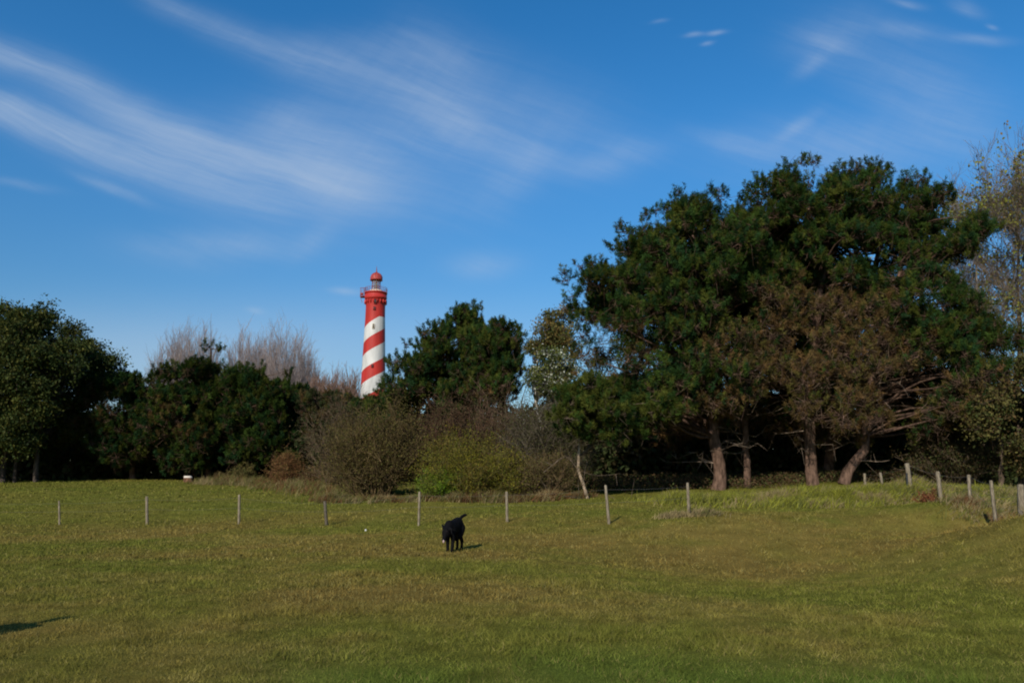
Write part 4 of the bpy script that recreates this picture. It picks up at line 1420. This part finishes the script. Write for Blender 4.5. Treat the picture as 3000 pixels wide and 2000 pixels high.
# white thing on a brown mound by the left trees; small white scrap in the field
p = at(551, 1409, 57); p[2] = gz1(p[0], p[1])
st = empty('tree_stump', p, 'small brown stump with a pale top on the ledge by the dark pines', 'stump')
mb = MB(); tube(mb, [p - (0, 0, .1), p + (0, 0, .1), p + (0, 0, .3)], [.42, .34, .30], 10, (.13, .07, .04), lump=.08); mb.build('stump_side', M_BARK, st)
mb = MB(); tube(mb, [p + (0, 0, .30), p + (0, 0, .43)], [.30, .27], 10, None, lump=.1); mb.build('stump_top', solid('pale_cut_wood', (.62, .56, .48), .8, .2), st)
p = at(1071, 1563, 24); Yp = CAMZ * F / 148
p = at(1071, 1563, Yp); p[2] = gz1(p[0], p[1])
mb = MB(); leaves(mb, p + rng.normal(size=(5, 3)) * .02 + (0, 0, .03), .05, np.ones((5, 3)) * .6, .8)
tag(mb.build('paper_scrap', solid('white_paper', (.75, .75, .72), .8, .1)), 'tiny white paper scrap on the grass left of the dog', 'litter')


# ------------------------------------------------------------------ organic figures
def blob_mesh(name, prims, mat, parent, voxel=.012, smooth=4, mats=None):
    """union of tapered limbs and ellipsoids grown into one continuous skin"""
    bm = bmesh.new()
    for pr in prims:
        if pr[0] == 'e':
            _, c, r_, rot = pr if len(pr) == 4 else (*pr, (0, 0, 0))
            mtx = Matrix.Translation(c) @ Matrix.Rotation(rot[2], 4, 'Z') @ Matrix.Rotation(rot[1], 4, 'Y') @ Matrix.Rotation(rot[0], 4, 'X') @ Matrix.Diagonal((*r_, 1))
            bmesh.ops.create_uvsphere(bm, u_segments=20, v_segments=14, radius=1, matrix=mtx)
        else:
            _, a, b_, ra, rb2 = pr
            a, b_ = Vector(a), Vector(b_)
            n_ = max(3, int((b_ - a).length / (min(ra, rb2) * .4)) + 1)
            for i in range(n_ + 1):
                f_ = i / n_
                bmesh.ops.create_uvsphere(bm, u_segments=12, v_segments=8, radius=ra + (rb2 - ra) * f_, matrix=Matrix.Translation(a.lerp(b_, f_)))
    me = bpy.data.meshes.new(name)
    bm.to_mesh(me); bm.free()
    tmp = bpy.data.objects.new(name + '_tmp', me); COL.objects.link(tmp)
    md = tmp.modifiers.new('r', 'REMESH'); md.mode = 'VOXEL'; md.voxel_size = voxel
    ms = tmp.modifiers.new('s', 'SMOOTH'); ms.iterations = smooth; ms.factor = .5
    dg = bpy.context.evaluated_depsgraph_get()
    new = bpy.data.meshes.new_from_object(tmp.evaluated_get(dg))
    bpy.data.objects.remove(tmp)
    new.name = name
    new.materials.clear(); new.materials.append(mat)
    for p_ in new.polygons: p_.use_smooth = True
    o = bpy.data.objects.new(name, new); o.parent = parent; COL.objects.link(o)
    return o


M_FUR, t, b = material('black_fur', .75, .08)
n = noise(t, 40, 6, sc=(1, 1, 3))
r = ramp(t, n.outputs['Fac'], [(.3, (.002, .002, .002)), (.7, (.006, .0055, .006))])
t.links.new(r.outputs[0], b.inputs['Base Color']); bump(t, b, n.outputs['Fac'], .9, .012)
DY = 19.0
dp = at(1328, 1602, DY); dp[2] = gz1(dp[0], dp[1])
dog = empty('dog', dp, 'black dog walking towards the camera with lowered head', 'dog')
dog_body = [
    ('e', (.18, 0, .47), (.18, .165, .17)), ('e', (.02, 0, .49), (.24, .165, .155)), ('e', (-.14, 0, .52), (.18, .155, .16)),
    ('e', (-.26, 0, .53), (.155, .165, .165)),
    ('l', (.28, 0, .52), (.42, 0, .44), .13, .10), ('e', (.46, 0, .39), (.11, .11, .115), (0, .5, 0)),
    ('l', (.50, 0, .37), (.58, 0, .27), .075, .055), ('e', (.59, 0, .262), (.05, .055, .042)),
    ('l', (.43, .09, .48), (.44, .15, .47), .04, .026), ('l', (.44, .15, .47), (.47, .17, .38), .032, .02),
    ('l', (.42, -.09, .50), (.40, -.15, .56), .04, .018),
    # front legs
    ('l', (.22, .085, .42), (.22, .09, .25), .09, .06), ('l', (.22, .09, .25), (.27, .09, .05), .052, .042), ('e', (.29, .09, .03), (.055, .038, .03)),
    ('l', (.20, -.085, .42), (.17, -.09, .25), .09, .06), ('l', (.17, -.09, .25), (.15, -.09, .05), .052, .042), ('e', (.17, -.09, .03), (.055, .038, .03)),
    # hind legs
    ('l', (-.30, .085, .46), (-.20, .10, .31), .12, .08), ('l', (-.20, .10, .31), (-.37, .09, .19), .065, .045), ('l', (-.37, .09, .19), (-.33, .09, .04), .042, .038), ('e', (-.30, .09, .03), (.055, .038, .03)),
    ('l', (-.30, -.085, .46), (-.24, -.10, .31), .12, .08), ('l', (-.24, -.10, .31), (-.45, -.09, .20), .065, .045), ('l', (-.45, -.09, .20), (-.45, -.09, .04), .042, .038), ('e', (-.42, -.09, .03), (.055, .038, .03)),
    # tail
    ('l', (-.42, 0, .57), (-.52, -.02, .68), .045, .04), ('l', (-.52, -.02, .68), (-.60, .06, .73), .04, .034), ('l', (-.60, .06, .73), (-.63, .10, .73), .034, .02)]
blob_mesh('body', dog_body, M_FUR, dog, .011, 3)
blob_mesh('nose', [('e', (.632, 0, .272), (.018, .022, .016))], solid('wet_nose', (.01, .01, .01), .2, .5), dog, .005, 1)
for s_ in (-1, 1):
    blob_mesh('eye', [('e', (.545, .062 * s_, .435), (.012, .012, .012))], solid('dog_eye', (.03, .015, .008), .1, .6), dog, .004, 1)
blob_mesh('tongue', [('e', (.628, .012, .235), (.018, .028, .034), (0, .3, 0))], solid('pale_tongue', (.40, .28, .26), .5, .3), dog, .006, 1)
dog.rotation_euler = (0, 0, R(-90 - 20))
dog.scale = (.90, .86, 1.10)

# a person out of the frame to the left, whose long shadow falls into the picture
PX, PY = -6.5, 7.1
pp = Vector((PX, PY, gz1(PX, PY)))
per = empty('person', pp, 'person in dark jacket and jeans standing just beyond the left edge, casting the long shadow', 'person')
M_SKIN = solid('skin', (.55, .34, .25), .5, .3, .08)
M_JACKET = solid('navy_jacket', (.03, .04, .07), .8, .2, .2, 20)
M_JEANS = solid('jeans', (.06, .08, .13), .85, .1, .2, 30)
M_HAIR = solid('brown_hair', (.05, .03, .015), .6, .3, .3, 30)
M_SHOE = solid('dark_shoe', (.03, .025, .02), .5, .3, .2, 10)
bp = [('e', (0, .01, 1.66), (.075, .095, .12)), ('l', (0, 0, 1.42), (0, 0, 1.56), .06, .055), ('e', (0, 0, 1.25), (.17, .11, .24)), ('e', (0, 0, 1.0), (.155, .105, .15)),
      ('e', (0, .105, 1.655), (.014, .02, .025)), ('e', (-.078, 0, 1.66), (.012, .025, .035)), ('e', (.078, 0, 1.66), (.012, .025, .035))]
for s_ in (-1, 1):
    bp += [('l', (s_ * .17, 0, 1.40), (s_ * .23, -.01, 1.12), .055, .042), ('l', (s_ * .23, -.01, 1.12), (s_ * .24, .04, .88), .04, .028),
           ('e', (s_ * .24, .05, .82), (.022, .042, .05)),
           ('l', (s_ * .09, 0, .95), (s_ * .10, .01, .50), .085, .055), ('l', (s_ * .10, .01, .50), (s_ * .11, -.01, .08), .055, .038), ('e', (s_ * .11, .06, .04), (.042, .12, .04))]
    for q in range(4):
        bp += [('l', (s_ * .24, .02 + q * .022, .79), (s_ * .235, .022 + q * .024, .735 + .012 * abs(q - 1.5)), .010, .009), ('l', (s_ * .235, .022 + q * .024, .735 + .012 * abs(q - 1.5)), (s_ * .222, .024 + q * .024, .70 + .012 * abs(q - 1.5)), .009, .008)]
    bp += [('l', (s_ * .235, .085, .83), (s_ * .215, .115, .78), .012, .009)]
blob_mesh('body', bp, M_SKIN, per, .009, 2)
jk = [('e', (0, 0, 1.25), (.20, .135, .26)), ('e', (0, 0, 1.02), (.19, .135, .17)), ('l', (0, 0, 1.43), (0, 0, 1.47), .08, .075)]
jn = [('e', (0, 0, .92), (.165, .12, .12))]
for s_ in (-1, 1):
    jk += [('l', (s_ * .17, 0, 1.40), (s_ * .235, -.01, 1.12), .075, .06), ('l', (s_ * .235, -.01, 1.12), (s_ * .243, .035, .91), .058, .045)]
    jn += [('l', (s_ * .09, 0, .92), (s_ * .10, .01, .50), .10, .075), ('l', (s_ * .10, .01, .50), (s_ * .11, -.01, .10), .072, .06)]
    blob_mesh('shoe', [('e', (s_ * .11, .05, .045), (.055, .15, .05)), ('e', (s_ * .11, -.03, .07), (.05, .07, .06))], M_SHOE, per, .012, 2)
blob_mesh('jacket', jk, M_JACKET, per, .013, 3)
blob_mesh('trousers', jn, M_JEANS, per, .013, 3)
blob_mesh('hair', [('e', (0, -.015, 1.69), (.088, .10, .115))], M_HAIR, per, .012, 2)
for s_ in (-1, 1):
    blob_mesh('eye', [('e', (s_ * .03, .095, 1.67), (.012, .012, .009))], M_DARK, per, .004, 1)
per.rotation_euler = (0, 0, R(-20))

# fix: sub-part meshes were built relative to their own parent's origin
bpy.context.view_layer.update()
